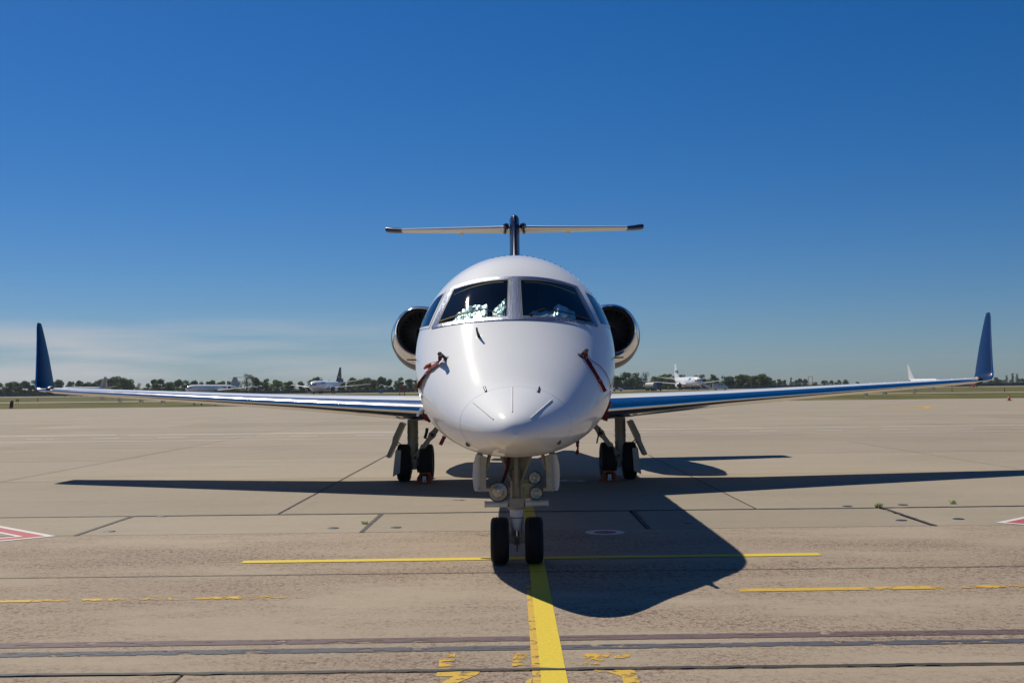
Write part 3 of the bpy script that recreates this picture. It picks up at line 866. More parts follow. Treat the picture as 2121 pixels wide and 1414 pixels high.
for sg in (-1, 1):
    kx = 1.0 if sg < 0 else 0.990
    def rings(st, segs): return [foil_path((X * (kx if X > 3 else 1), y, z), c, t, p, 0.022, segs) for X, y, z, c, t, p in st]
    up = [(True, cosx(0.085, 1.0, 14))]
    lo = [(False, list(reversed(cosx(0.10, 1.0, 14))))]
    m = MB(); m.loft(rings(WST, up + lo), closed=False)
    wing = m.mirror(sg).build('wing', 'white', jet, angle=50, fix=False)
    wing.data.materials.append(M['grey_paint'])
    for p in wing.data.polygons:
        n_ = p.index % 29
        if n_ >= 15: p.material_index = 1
    seg = [(True, list(reversed(LEX))), (False, LEXL[1:])]
    MB().loft(rings(WST, seg), closed=False).mirror(sg).build('leading_edge', 'lemetal', wing, angle=60, fix=False)
    allseg = [(True, list(reversed(cosx(0, 1, 22)))), (False, cosx(0, 1, 22)[1:])]
    r_ = rings(WLT, allseg); m = MB(); m.loft(r_, closed=False); m.add(r_[-1], [tuple(range(len(r_[-1])))])
    m.mirror(sg).build('winglet', 'navy', wing, angle=50)
    seg2 = [(True, [0.03, 0.012, 0.004]), (False, [0.0, 0.004, 0.012, 0.03])]
    st2 = [(X - 0.0, y - 0.004, z, c * 1.0, t * 1.05, p) for X, y, z, c, t, p in WLT[:-1]]
    MB().loft(rings(st2, seg2), closed=False).mirror(sg).build('winglet_leading_edge', 'chrome', wing, angle=60, fix=False)
    m = MB(); m.lathe([(-0.04, 0.0), (-0.03, 0.05), (0.02, 0.085), (0.10, 0.095), (0.14, 0.0)], (9.93 * kx, 11.87, 1.885), 'y', 14)
    m.mirror(sg).build('navigation_light', 'black', wing)
    # static wick / hinge tabs under the trailing edge
    for x in (9.05, 8.62, 8.12, 7.60) if sg < 0 else (9.1, 8.65, 7.95, 7.5):
        k = next(i for i in range(len(WST) - 1) if WST[i + 1][0] >= x); a, b = WST[k], WST[k + 1]; u = (x - a[0]) / (b[0] - a[0])
        y = a[1] + a[3] * 0.78 + (b[1] + b[3] * 0.78 - a[1] - a[3] * 0.78) * u; z = a[2] + (b[2] - a[2]) * u - 0.115
        m = MB(); m.plate([(x, y + 0.02, z + 0.04), (x, y + 0.20, z + 0.04), (x, y + 0.17, z - 0.05), (x, y + 0.10, z - 0.075), (x, y + 0.03, z - 0.06)], 0.05, 'x')
        m.mirror(sg).build('hinge_fairing', 'gearw', wing)
    # vortex generators on the upper skin outboard
    vg = MB().plate([(0, 0, 0), (0, 0.06, 0), (0, 0.05, 0.022)], 0.006, 'x').mirror(sg).mesh('vortex_generator', 'whitemark', smooth=False)
    for k in range(9):
        x = 6.9 + 0.33 * k
        i = next(i for i in range(len(WST) - 1) if WST[i + 1][0] >= x); a, b = WST[i], WST[i + 1]; u = (x - a[0]) / (b[0] - a[0])
        y0 = a[1] + (b[1] - a[1]) * u; ch = a[3] + (b[3] - a[3]) * u; z0 = a[2] + (b[2] - a[2]) * u; t = a[4] + (b[4] - a[4]) * u
        q = foil_ring((x, y0, z0), ch, t, 0, 0.022, [0.20], True)[0]
        inst('vortex_generator', vg, wing, (sg * q.x, q.y, q.z - 0.002))

# ---- tail
fin_st = [(3.35, 15.000, 5.0, .085), (4.2, 16.150, 4.1, .085), (5.2, 17.500, 3.1, .088), (5.9, 18.450, 2.6, .105), (6.38, 18.750, 2.45, .115), (6.56, 18.820, 2.4, .112), (6.625, 18.950, 2.2, .10), (6.65, 19.200, 1.8, .06)]
rows = []
for z, y, c, t in fin_st:
    xs = cosx(0, 1, 18)
    ring = [Vector((naca(x, t) * c, y + x * c, z)) for x in reversed(xs)] + [Vector((-naca(x, t) * c, y + x * c, z)) for x in xs[1:]]
    rows.append(ring)
m = MB(); m.loft(rows, closed=False); m.add(rows[-1], [tuple(range(len(rows[-1])))])
fin = m.build('tail_fin', 'navy', jet, angle=50)
for sg in (-1, 1):
    st = [(0.10, 19.350, 6.40, 1.85, .11, 0), (0.9, 19.650, 6.435, 1.68, .10, 0), (2.2, 20.140, 6.495, 1.4, .10, 0), (3.35, 20.570, 6.55, 1.16, .10, 0)]
    def rings(st_, segs): return [foil_path((X * 0.985, y, z - 0.075), c, t, p, -0.055, segs, True) for X, y, z, c, t, p in st_]
    m = MB(); m.loft(rings(st, [(True, cosx(0.03, 1, 12)), (False, list(reversed(cosx(0.03, 1, 12))))]), closed=False)
    stab = m.mirror(sg).build('stabilizer', 'white', jet, angle=50, fix=False)
    MB().loft(rings(st, [(True, [0.03, 0.015, 0.005]), (False, [0, 0.005, 0.015, 0.03])]), closed=False).mirror(sg).build('leading_edge', 'lemetal', stab, angle=60, fix=False)
    tip = [st[-1], (3.55, 20.650, 6.57, 1.12, .13, 0), (3.80, 20.750, 6.61, 1.06, .155, 0), (3.86, 20.800, 6.615, 0.95, .15, 0)]
    rr = rings(tip, [(True, list(reversed(cosx(0, 1, 14)))), (False, cosx(0, 1, 14)[1:])]); m = MB(); m.loft(rr, closed=False); m.add(rr[-1], [tuple(range(len(rr[-1])))])
    m.mirror(sg).build('stabilizer_tip', 'navy', stab, angle=50)
    m = MB(); m.tube([(1.55, 20.300, 6.38), (1.55, 20.600, 6.36), (1.55, 21.100, 6.39)], [0.03, 0.065, 0.03], 10); m.mirror(sg).build('hinge_fairing', 'grey_paint', stab)
    m = MB(); m.tube([(0.24, 18.950, 6.345), (0.24, 19.200, 6.345), (0.24, 19.600, 6.345)], [0.04, 0.095, 0.06], 12); m.mirror(sg).build('root_fairing', 'navy', stab)
    m = MB(); m.tube([(0.27, 19.150, 6.205), (0.27, 19.350, 6.205), (0.27, 19.700, 6.215)], [0.02, 0.05, 0.03], 10); m.mirror(sg).build('root_fairing', 'navy', stab)

# ---- engines
EX, EY, EZ, ER = 2.18, 13.4, 3.01, 0.73
blade_me = None
for sg in (-1, 1):
    c = (sg * EX, EY, EZ)
    def nac(prof, n=56):                                       # rings: distance aft, radius, rise of the intake axis
        return MB().loft([[Vector((c[0] + r * math.cos(t), EY + a, EZ + dz + r * math.sin(t))) for t in [2 * math.pi * k / n for k in range(n)]] for a, r, dz in prof])
    eng = nac([(0.62, .685, .05), (0.95, .745, .02), (1.4, .77, 0), (2.4, .75, 0), (3.4, .65, 0), (4.3, .5, 0), (4.32, .47, 0), (3.6, .49, 0)]).build('engine', 'navy', jet, angle=50)
    nac([(0.62, .685, .05), (.40, .65, .075), (.2, .612, .10), (.08, .584, .11), (.02, .562, .115), (0, .545, .118), (.015, .525, .118), (.05, .508, .118), (.12, .496, .118)], 64).build('inlet_lip', 'chrome', eng, angle=60)
    nac([(.12, .496, .118), (.13, .488, .118), (.6, .50, .108), (.95, .51, .10)]).build('intake_duct', 'duct', eng)
    nac([(0.98, .52, .10), (1.0, .3, .10), (1.0, 0.001, .10)]).build('fan_backing', 'black', eng)
    nac([(0.50, 0.001, .10), (0.54, 0.05, .10), (0.66, 0.11, .10), (0.86, 0.16, .10), (0.95, 0.17, .10)], 28).build('spinner', 'darkmetal', eng)
    if blade_me is None:
        rows = []
        for k in range(5):
            r = 0.15 + (0.495 - 0.15) * k / 4; tw = R(25 + 35 * k / 4); ch = 0.055 + 0.03 * k / 4
            rows.append([Vector((ch * math.cos(tw), -ch * math.sin(tw), r)), Vector((0.0, 0.004, r)), Vector((-ch * math.cos(tw), ch * math.sin(tw), r)), Vector((0.0, -0.004, r))])
        blade_me = MB().loft(rows, cap=True).mesh('fan_blade', 'fan')
    for k in range(24):
        inst('fan_blade', blade_me, eng, (c[0], EY + 0.80, EZ + 0.10), (0, 2 * math.pi * k / 24, 0))
    rows = []
    for x in (1.05, 1.25, 1.60):
        xs = cosx(0, 1, 12)
        rows.append([Vector((x, 14.9 + t * 2.9, 3.02 + naca(t, .10) * 2.9)) for t in reversed(xs)] + [Vector((x, 14.9 + t * 2.9, 3.02 - naca(t, .10) * 2.9)) for t in xs[1:]])
    MB().loft(rows, closed=False).mirror(sg).build('pylon', 'white', eng, angle=50)

# ---- wheels
def tyre_profile(r, w, groove):
    pts = []; hw = w / 2; ri = r * 0.52
    pts += [(-hw * 0.80, ri), (-hw * 0.98, r * 0.62), (-hw, r * 0.78), (-hw * 0.93, r * 0.90), (-hw * 0.74, r * 0.975)]
    gs = [-0.5, -0.17, 0.17, 0.5]
    for g in gs:
        x = g * hw * 1.05; d = 0.008; e = hw * 0.06
        rr = r * (1 - 0.02 * abs(g) ** 2)
        pts += [(x - e, rr), (x - e * 0.8, rr - d), (x + e * 0.8, rr - d), (x + e, rr)] if groove else [(x, rr)]
    pts += [(hw * 0.74, r * 0.975), (hw * 0.93, r * 0.90), (hw, r * 0.78), (hw * 0.98, r * 0.62), (hw * 0.80, ri)]
    return pts
def wheel(parent, c, r, w):
    hubp = [(-w * 0.40, 0.0), (-w * 0.40, r * 0.16), (-w * 0.30, r * 0.2), (-w * 0.26, r * 0.42), (-w * 0.40, r * 0.50), (-w * 0.39, r * 0.53), (w * 0.39, r * 0.53), (w * 0.40, r * 0.50), (w * 0.26, r * 0.42), (w * 0.30, r * 0.2), (w * 0.40, r * 0.16), (w * 0.40, 0.0)]
    MB().lathe(tyre_profile(r, w, True), c, 'x', 48).build('tyre', 'tyre', parent, angle=40)
    MB().lathe(hubp, c, 'x', 28).build('wheel_rim', 'hub', parent, angle=40)

# ---- nose gear
ng = MB()
ng.tube([(0, 0.02, 0.98), (0, 0.0, 0.60)], [0.062, 0.062], 20)
nose_gear = ng.build('nose_gear', 'gear', jet)
m = MB()                                                       # the A-shaped upper housing with its rib
m.plate([(-0.185, 0.06, 1.16), (0.185, 0.06, 1.16), (0.065, 0.03, 0.86), (-0.065, 0.03, 0.86)], 0.05, 'y')
m.plate([(-0.185, 0.0, 1.16), (-0.155, 0.0, 1.16), (-0.045, 0.0, 0.86), (-0.07, 0.0, 0.86)], 0.09, 'y')
m.plate([(0.185, 0.0, 1.16), (0.155, 0.0, 1.16), (0.045, 0.0, 0.86), (0.07, 0.0, 0.86)], 0.09, 'y')
m.plate([(-0.024, -0.03, 1.12), (0.024, -0.03, 1.12), (0.016, -0.06, 0.86), (0.0, -0.065, 0.80), (-0.016, -0.06, 0.86)], 0.07, 'y')
m.build('upper_housing', 'gear', nose_gear, smooth=False)
m = MB(); m.lathe([(0.57, 0.0), (0.57, 0.09), (0.60, 0.098), (0.645, 0.085), (0.66, 0.075), (0.66, 0)], (0, 0, 0), 'z', 24)
m.box((0, -0.07, 0.645), (0.15, 0.06, 0.09)); m.build('steering_collar', 'gear', nose_gear)
m = MB(); m.tube([(-0.325, -0.05, 0.625), (-0.09, -0.05, 0.625)], 0.032, 14); m.tube([(-0.335, -0.05, 0.625), (-0.318, -0.05, 0.625)], 0.036, 14)
m.tube([(-0.17, -0.05, 0.625), (-0.09, -0.05, 0.625)], 0.036, 14); m.build('steering_actuator', 'gearw', nose_gear)
m = MB(); m.tube([(0.09, -0.05, 0.63), (0.325, -0.05, 0.63)], 0.029, 14); m.tube([(0.318, -0.05, 0.63), (0.335, -0.05, 0.63)], 0.034, 14)
m.tube([(0.09, -0.05, 0.63), (0.15, -0.05, 0.63)], 0.036, 14); m.box((0.12, -0.05, 0.69), (0.05, 0.05, 0.06)); m.build('steering_actuator', 'gearw', nose_gear)
m = MB(); m.lathe([(0.345, 0.0), (0.345, 0.044), (0.375, 0.052), (0.378, 0.058), (0.40, 0.058), (0.403, 0.062), (0.42, 0.062), (0.423, 0.066), (0.47, 0.067), (0.475, 0.074), (0.49, 0.074), (0.495, 0.068), (0.565, 0.073), (0.57, 0.0)], (0, 0, 0), 'z', 28)
m.build('shock_strut_gland', 'gearw', nose_gear)
MB().lathe([(0.476, 0.0745), (0.480, 0.0755), (0.486, 0.0745)], (0, 0, 0), 'z', 28).build('rust_ring', pbr('rust', (0.22, 0.09, 0.03), 0.8), nose_gear)
MB().tube([(0, 0, 0.36), (0, 0, 0.24)], 0.030, 16).build('piston', 'steel', nose_gear)
m = MB(); m.tube([(-0.19, 0, 0.242), (0.19, 0, 0.242)], 0.032, 14); m.box((0, 0.0, 0.242), (0.075, 0.09, 0.09)); m.build('axle', 'gear', nose_gear)
m = MB()
for sg in (-1, 1):
    m.plate([(sg * 0.045, 0.09, 0.36), (sg * 0.02, 0.16, 0.30), (sg * 0.02, 0.16, 0.28), (sg * 0.055, 0.06, 0.22), (sg * 0.055, 0.04, 0.26), (sg * 0.045, 0.04, 0.36)], 0.02, 'x')
    m.plate([(sg * 0.085, -0.02, 0.30), (sg * 0.06, -0.02, 0.34), (sg * 0.04, -0.02, 0.24), (sg * 0.075, -0.02, 0.21)], 0.03, 'y')
m.build('torque_link', 'gear', nose_gear, smooth=False)
m = MB(); m.box((0, -0.055, 0.245), (0.05, 0.03, 0.07)); m.tube([(0.0, -0.07, 0.22), (0.003, -0.075, 0.18), (-0.004, -0.07, 0.13)], 0.006, 6); m.build('tow_fitting', 'darkmetal', nose_gear)
for sg in (-1, 1): wheel(nose_gear, (sg * 0.18, 0, 0.243), 0.243, 0.19)
def lamp(x, y, z, r):
    m = MB(); m.lathe([(0.11, 0.0), (0.10, r * 0.6), (0.03, r * 1.08), (-0.012, r * 1.1), (-0.016, r * 1.02), (-0.006, r * 0.98)], (x, y, z), 'y', 28); h = m.build('lamp_housing', 'darkmetal', nose_gear)
    MB().lathe([(-0.004, r * 0.97), (0.03, r * 0.8), (0.055, r * 0.45), (0.062, 0.0)], (x, y, z), 'y', 28).build('lamp_reflector', 'reflector', nose_gear)
    MB().lathe([(0.005, 0.0), (0.005, r * 0.14), (0.02, r * 0.22), (0.058, r * 0.22)], (x, y, z), 'y', 14).build('lamp_bulb', 'steel', nose_gear)
    MB().lathe([(-0.020, 0.0), (-0.018, r * 0.5), (-0.009, r * 0.97)], (x, y, z), 'y', 28).build('lamp_lens', 'lens', nose_gear)
lamp(-0.19, -0.16, 0.765, 0.098)
lamp(0.19, -0.14, 0.905, 0.064)
lamp(0.205, -0.14, 0.745, 0.064)
m = MB(); m.box((-0.12, -0.06, 0.77), (0.12, 0.04, 0.05)); m.box((0.13, -0.06, 0.82), (0.16, 0.035, 0.035)); m.box((0.115, -0.05, 0.75), (0.06, 0.05, 0.13)); m.box((0.16, -0.06, 0.90), (0.07, 0.03, 0.03))
m.build('lamp_bracket', 'gear', nose_gear, smooth=False)
for sg in (-1, 1):
    rows = []
    for z, x in ((1.17, 0.405), (1.08, 0.43), (0.96, 0.437), (0.86, 0.428), (0.815, 0.415)):
        rows.append([Vector((sg * x, -0.62, z)), Vector((sg * (x - 0.075), -0.60, z)), Vector((sg * (x - 0.035), 0.30, z)), Vector((sg * x, 0.30, z))])
    d = MB().loft(rows, cap=True).build('gear_door', 'gearw', nose_gear, angle=30)
    m = MB(); m.plate([(sg * 0.36, -0.63, 1.18), (sg * 0.29, -0.63, 1.15), (sg * 0.30, -0.63, 1.05), (sg * 0.30, -0.63, 0.84), (sg * 0.36, -0.63, 0.83)], 0.05, 'y')
    m.box((sg * 0.325, -0.60, 0.825), (0.11, 0.1, 0.025)); m.build('door_rib', 'gear', nose_gear, smooth=False)
    MB().tube([(sg * 0.30, -0.55, 1.02), (sg * 0.27, -0.4, 1.16)], 0.02, 8).build('door_hinge_arm', 'gear', nose_gear)

# ---- main gear
for sg in (-1, 1):
    GX, GY = 2.03, 10.5
    m = MB(); m.tube([(GX + 0.04, GY, 1.45), (GX + 0.04, GY, 0.58), (GX + 0.03, GY, 0.50)], [0.108, 0.108, 0.12], 24)
    for z in (0.98, 0.86, 0.73): m.tube([(GX + 0.04, GY, z - 0.012), (GX + 0.04, GY, z + 0.012)], 0.116, 24)
    mg = m.mirror(sg).build('main_gear', 'gear', jet)
    m = MB(); m.plate([(GX - 0.13, GY - 0.06, 0.53), (GX + 0.12, GY - 0.06, 0.53), (GX + 0.13, GY - 0.06, 0.40), (GX + 0.10, GY - 0.06, 0.24), (GX - 0.10, GY - 0.06, 0.24), (GX - 0.14, GY - 0.06, 0.38)], 0.14, 'y')
    m.tube([(GX - 0.01, GY - 0.14, 0.36), (GX - 0.01, GY - 0.14, 0.25)], 0.055, 14); m.tube([(GX - 0.02, GY - 0.14, 0.48), (GX - 0.02, GY - 0.10, 0.48)], 0.05, 16)
    m.mirror(sg).build('trailing_link', 'gear', mg, smooth=False)
    m = MB(); m.tube([(GX - 0.26, GY, 0.37), (GX + 0.26, GY, 0.37)], 0.05, 14); m.mirror(sg).build('axle', 'gear', mg)
    m = MB(); m.lathe([(-0.05, 0.0), (-0.05, 0.2), (0.05, 0.2), (0.05, 0)], (GX - 0.10, GY, 0.37), 'x', 20); m.lathe([(-0.05, 0.0), (-0.05, 0.2), (0.05, 0.2), (0.05, 0)], (GX + 0.11, GY, 0.37), 'x', 20)
    m.mirror(sg).build('brake_pack', 'darkmetal', mg)
    for o in (-0.235, 0.215): wheel(mg, (sg * (GX + o), GY, 0.37), 0.37, 0.265)
    # side brace, inboard and up
    m = MB(); a, b = Vector((GX - 0.02, GY - 0.17, 0.48)), Vector((GX - 0.50, GY - 0.25, 1.10)); d = (b - a).normalized(); n_ = Vector((-d.z, 0, d.x))
    c1 = a.lerp(b, 0.72)
    m.plate([a + n_ * 0.05, a.lerp(b, 0.35) + n_ * 0.05, c1 - d * 0.1 + n_ * 0.05, c1 + n_ * 0.075, c1 + d * 0.08 + n_ * 0.055, b + n_ * 0.05, b - n_ * 0.05, c1 + d * 0.08 - n_ * 0.055, c1 - n_ * 0.075, c1 - d * 0.1 - n_ * 0.045, a.lerp(b, 0.35) - n_ * 0.04, a - n_ * 0.05], 0.06, 'y')
    m.mirror(sg).build('side_brace', 'gear', mg, smooth=False)
    for q, rr in ((c1, 0.036), (a, 0.030)): MB().tube([q + Vector((0, -0.05, 0)), q + Vector((0, -0.02, 0))], rr, 14).mirror(sg).build('pivot_pin', 'black', mg)
    # outboard door with two rods
    m = MB(); a, b = Vector((GX + 0.22, GY - 0.10, 1.16)), Vector((GX + 0.50, GY - 0.10, 0.49)); d = (b - a).normalized(); n_ = Vector((-d.z, 0, d.x))
    m.plate([a - n_ * 0.05, a + n_ * 0.05, a.lerp(b, 0.45) + n_ * 0.065, a.lerp(b, 0.6) + n_ * 0.04, b + n_ * 0.045, b - n_ * 0.03], 0.42, 'y'); m.mirror(sg).build('gear_door', 'gear', mg, smooth=False)
    m = MB()
    for k, dz in ((0, 0), (1, -0.06)): m.tube([a.lerp(b, 0.52 + 0.06 * k), (GX + 0.12, GY - 0.05, 0.62 + dz)], 0.011, 8)
    m.mirror(sg).build('door_rod', 'darkmetal', mg)
    # fairing plate over the outer wheel
    m = MB(); x = GX + 0.33
    m.plate([(x, GY - 0.46, 0.63), (x, GY + 0.30, 0.70), (x + 0.05, GY + 0.3, 0.14), (x + 0.06, GY - 0.42, 0.13)], 0.022, 'x')
    m.plate([(x - 0.10, GY - 0.44, 0.64), (x, GY - 0.46, 0.64), (x + 0.05, GY - 0.43, 0.14), (x - 0.07, GY - 0.41, 0.19)], 0.02, 'y')
    m.mirror(sg).build('wheel_fairing', 'grey_paint', mg, smooth=False)

#=THINGS=
jz = -0.0038
JM = Matrix.Rotation(jz, 4, 'Z')
def J(p): return JM @ Vector(p)
# ------------------------------------------------------------------ streamers and covers hung on the jet
def ribbon(name, pts, w, mat, label, wdir=Vector((1, 0, 0)), wob=0.012, sd=1, ws=None, world=True, group='red safety streamers hung on the jet', thick=0.004):
    pts = [Vector(p) for p in pts]
    # resample
    out = []
    for i in range(len(pts) - 1):
        for k in range(6): out.append(pts[i].lerp(pts[i + 1], k / 6))
    out.append(pts[-1]); n = len(out); top, bot = [], []
    for i, p in enumerate(out):
        d = (out[min(i + 1, n - 1)] - out[max(i - 1, 0)]).normalized()
        s = (wdir - d * wdir.dot(d)).normalized(); nn = d.cross(s)
        u = i / (n - 1); ww = w * (1 if ws is None else ws(u)) * (1 + 0.18 * noise.noise(Vector((i * 0.4, sd, 0))))
        q = p + nn * wob * noise.noise(Vector((i * 0.35, sd * 3.1, 1))) * min(1, i / 3)
        tw = 0.5 * noise.noise(Vector((i * 0.2, sd, 7)))
        s2 = s * math.cos(tw) + nn * math.sin(tw)
        top.append([q - s2 * ww / 2 + nn * thick / 2, q + s2 * ww / 2 + nn * thick / 2, q + s2 * ww / 2 - nn * thick / 2, q - s2 * ww / 2 - nn * thick / 2])
    o = MB().loft(top, cap=True).build(name, mat)
    if world: o.matrix_world = JM
    return tag(o, label, 'streamer', group)
L_pts = [pl + Vector((0.0, 0.06, -0.005))] + [surf_px(px, py, 0.022) for px, py in ((914, 751), (905, 757), (892, 766), (882, 778), (874, 791), (868, 806))]
ribbon('red_streamer', L_pts, 0.078, 'redcloth', 'crumpled red streamer hanging from the left nose probe', Vector((0.6, 0, 0.8)), sd=2, ws=lambda u: 0.7 + 0.6 * u)
R_pts = [pr + Vector((0.0, 0.06, -0.005))] + [surf_px(px, py, 0.014) for px, py in ((1211, 742), (1220, 758), (1230, 775), (1240, 792), (1250, 811))]
rs = ribbon('red_streamer', R_pts, 0.050, 'redcloth', 'straight red streamer hanging from the right nose probe', Vector((0.8, 0, 0.3)), sd=5, wob=0.004)
# its thin lanyard
m = MB(); m.tube([R_pts[0]] + [surf_px(px, py, 0.012) for px, py in ((1222, 747), (1240, 758), (1252, 772), (1260, 788), (1264, 806))], 0.004, 6)
tag(m.build('lanyard_cord', 'darkmetal'), 'thin dark cord looping beside the straight red streamer', 'cord').matrix_world = JM
m = MB(); m.tube([L_pts[1], surf_px(902, 752, 0.02), surf_px(893, 754, 0.02), surf_px(886, 762, 0.012)], 0.003, 6)
tag(m.build('lanyard_cord', 'darkmetal'), 'thin dark cord beside the crumpled red streamer', 'cord').matrix_world = JM
m = MB(); m.tube([surf_px(896, 757, 0.03), surf_px(891, 761, 0.035), surf_px(884, 765, 0.03)], [0.014, 0.024, 0.012], 8)
tag(m.build('cloth_tie', 'orangeplastic'), 'small orange cloth tie beside the crumpled red streamer', 'tie').matrix_world = JM
for (p, lab, mat) in ((pl, 'dark cover slipped over the left nose probe', 'gasket'), (pr, 'dark cover slipped over the right nose probe', 'gasket')):
    m = MB(); d = Vector((0, 1, 0)); m.tube([p - d * 0.02, p - d * 0.01, p + d * 0.06, p + d * 0.09], [0.012, 0.024, 0.024, 0.018], 10)
    tag(m.build('probe_cover', mat), lab, 'cover', 'probe covers').matrix_world = JM
# white lettering along the right streamer
try:
    a, b = R_pts[1], R_pts[4]
    cu = bpy.data.curves.new('lettering', 'FONT'); cu.body = 'REMOVE BEFORE FLIGHT'; cu.size = 0.03; cu.align_x = 'LEFT'; cu.align_y = 'CENTER'
    to = bpy.data.objects.new('lettering', cu); COL.objects.link(to)
    bpy.context.view_layer.update()
    me = bpy.data.meshes.new_from_object(to.evaluated_get(bpy.context.evaluated_depsgraph_get()))
    bpy.data.objects.remove(to)
    wid = max(v.co.x for v in me.vertices); k = (b - a).length / wid
    X = (b - a).normalized(); nn = Vector((0.35, -0.9, 0.1)); nn = (nn - X * nn.dot(X)).normalized(); Y = nn.cross(X)
    for v in me.vertices: v.co = a + X * v.co.x * k + Y * v.co.y * k + nn * 0.012
    me.materials.append(M['whitemark']); lo_ = inst('lettering', me, rs)
except Exception as e: print('text', e)
# wing root ties
a = Vector((-1.50, 8.02, 1.53))
ribbon('red_streamer', [AT(876, 850, 7.6), AT(878, 860, 7.55), AT(884, 868, 7.5), AT(892, 872, 7.5)], 0.06, 'redcloth', 'short red streamer tied at the left wing root', Vector((0, 0.3, 1)), sd=8, world=False)
m = MB(); m.tube([AT(864, 862, 7.6), AT(868, 855, 7.6), AT(874, 848, 7.6), AT(878, 843, 7.7)], [0.018, 0.03, 0.04, 0.02], 8)
tag(m.build('probe_cover', 'foil'), 'crumpled silver cover on the left wing root sensor', 'cover')
m = MB(); m.tube([AT(1256, 834, 7.6), AT(1262, 834, 7.55), AT(1263, 840, 7.5), AT(1257, 843, 7.5)], [0.03, 0.04, 0.035, 0.03], 8)
tag(m.build('probe_cover', 'orange'), 'orange red cover on the right wing root sensor', 'cover')
ribbon('red_streamer', [AT(1257, 840, 7.45), AT(1255, 850, 7.4), AT(1257, 858, 7.4), AT(1253, 871, 7.4)], 0.085, 'redcloth', 'red streamer knotted at the right wing root', Vector((1, 0.2, 0)), sd=11, ws=lambda u: 0.7 if 0.3 < u < 0.55 else 1.0, world=False)
ribbon('red_streamer', [AT(921, 903, 3.0), AT(917, 911, 3.0), AT(912, 921, 3.0)], 0.05, 'redcloth', 'short red streamer under the belly beside the left main gear', Vector((1, 0, 0.3)), sd=13, world=False)
ribbon('red_streamer', [AT(1197, 908, 3.0), AT(1196, 920, 3.0), AT(1197, 928, 3.0), AT(1195, 941, 3.0)], 0.04, 'redcloth', 'knotted red streamer under the belly beside the right main gear', Vector((1, 0, 0.3)), sd=17, ws=lambda u: 0.6 if 0.5 < u < 0.75 else 1.05, world=False)
ribbon('red_streamer', [(-0.075, -0.05, 1.12), (-0.09, -0.07, 1.0), (-0.13, -0.10, 0.89), (-0.155, -0.13, 0.84)], 0.035, 'maroon', 'maroon strap on the nose gear above the big lamp', Vector((1, 0, 0.3)), sd=19)
ribbon('black_strap', [AT(885, 886, 9.9), AT(883, 897, 9.9), AT(880, 908, 9.9)], 0.06, 'black', 'black strap hanging under the left wing by the main gear', Vector((1, 0.3, 0)), sd=23, world=False, wob=0.004)
ribbon('red_streamer', [AT(1243, 884, 9.8), AT(1240, 898, 9.8), AT(1236, 918, 9.8)], 0.03, 'maroon', 'thin maroon streamer under the right wing by the main gear', Vector((1, 0.3, 0)), sd=29, world=False, wob=0.004)

# ------------------------------------------------------------------ foil shades inside the windshield
def foil(cs, label, sd):
    rows = []; n = 26
    for j in range(9):
        row = []
        for i in range(n + 1):
            u = i / n; k = u * (len(cs) - 1); a = min(int(k), len(cs) - 2); f_ = k - a
            lo = Vector(cs[a][0]).lerp(Vector(cs[a + 1][0]), f_); hi = Vector(cs[a][1]).lerp(Vector(cs[a + 1][1]), f_)
            p = lo.lerp(hi, j / 8)
            p.y += 0.03 * noise.noise(Vector((i * 0.45, j * 0.5, sd))) + 0.012 * noise.noise(Vector((i * 1.7, j * 2.1, sd)))
            p.z += 0.02 * noise.noise(Vector((i * 0.35, j * 0.2, sd + 5)))
            row.append(p)
        rows.append(row)
    o = MB().loft(rows, closed=False).build('foil_sunshade', 'foil', angle=20)
    o.matrix_world = JM
    return tag(o, label, 'sunshade', 'foil shades on the glareshield')
yf = 2.52 + NOSE
def up(x, dy, z0, z1): return ((x, yf + dy, z0), (x, yf + dy + 0.20, z1))
foil([up(-0.70, 0.26, 2.60, 2.69), up(-0.52, 0.14, 2.61, 2.78), up(-0.31, 0.05, 2.61, 2.79)], 'bright crumpled foil shade lying behind the left windshield pane', 3)
foil([up(-0.25, 0.02, 2.62, 2.72), up(-0.10, -0.04, 2.63, 2.86)], 'upright foil shade beside the centre post behind the left pane', 9)
foil([up(0.20, 0.02, 2.61, 2.69), up(0.42, 0.10, 2.61, 2.72), up(0.50, 0.14, 2.61, 2.80), up(0.70, 0.26, 2.60, 2.72)], 'dull folded foil shade lying behind the right windshield pane', 14)

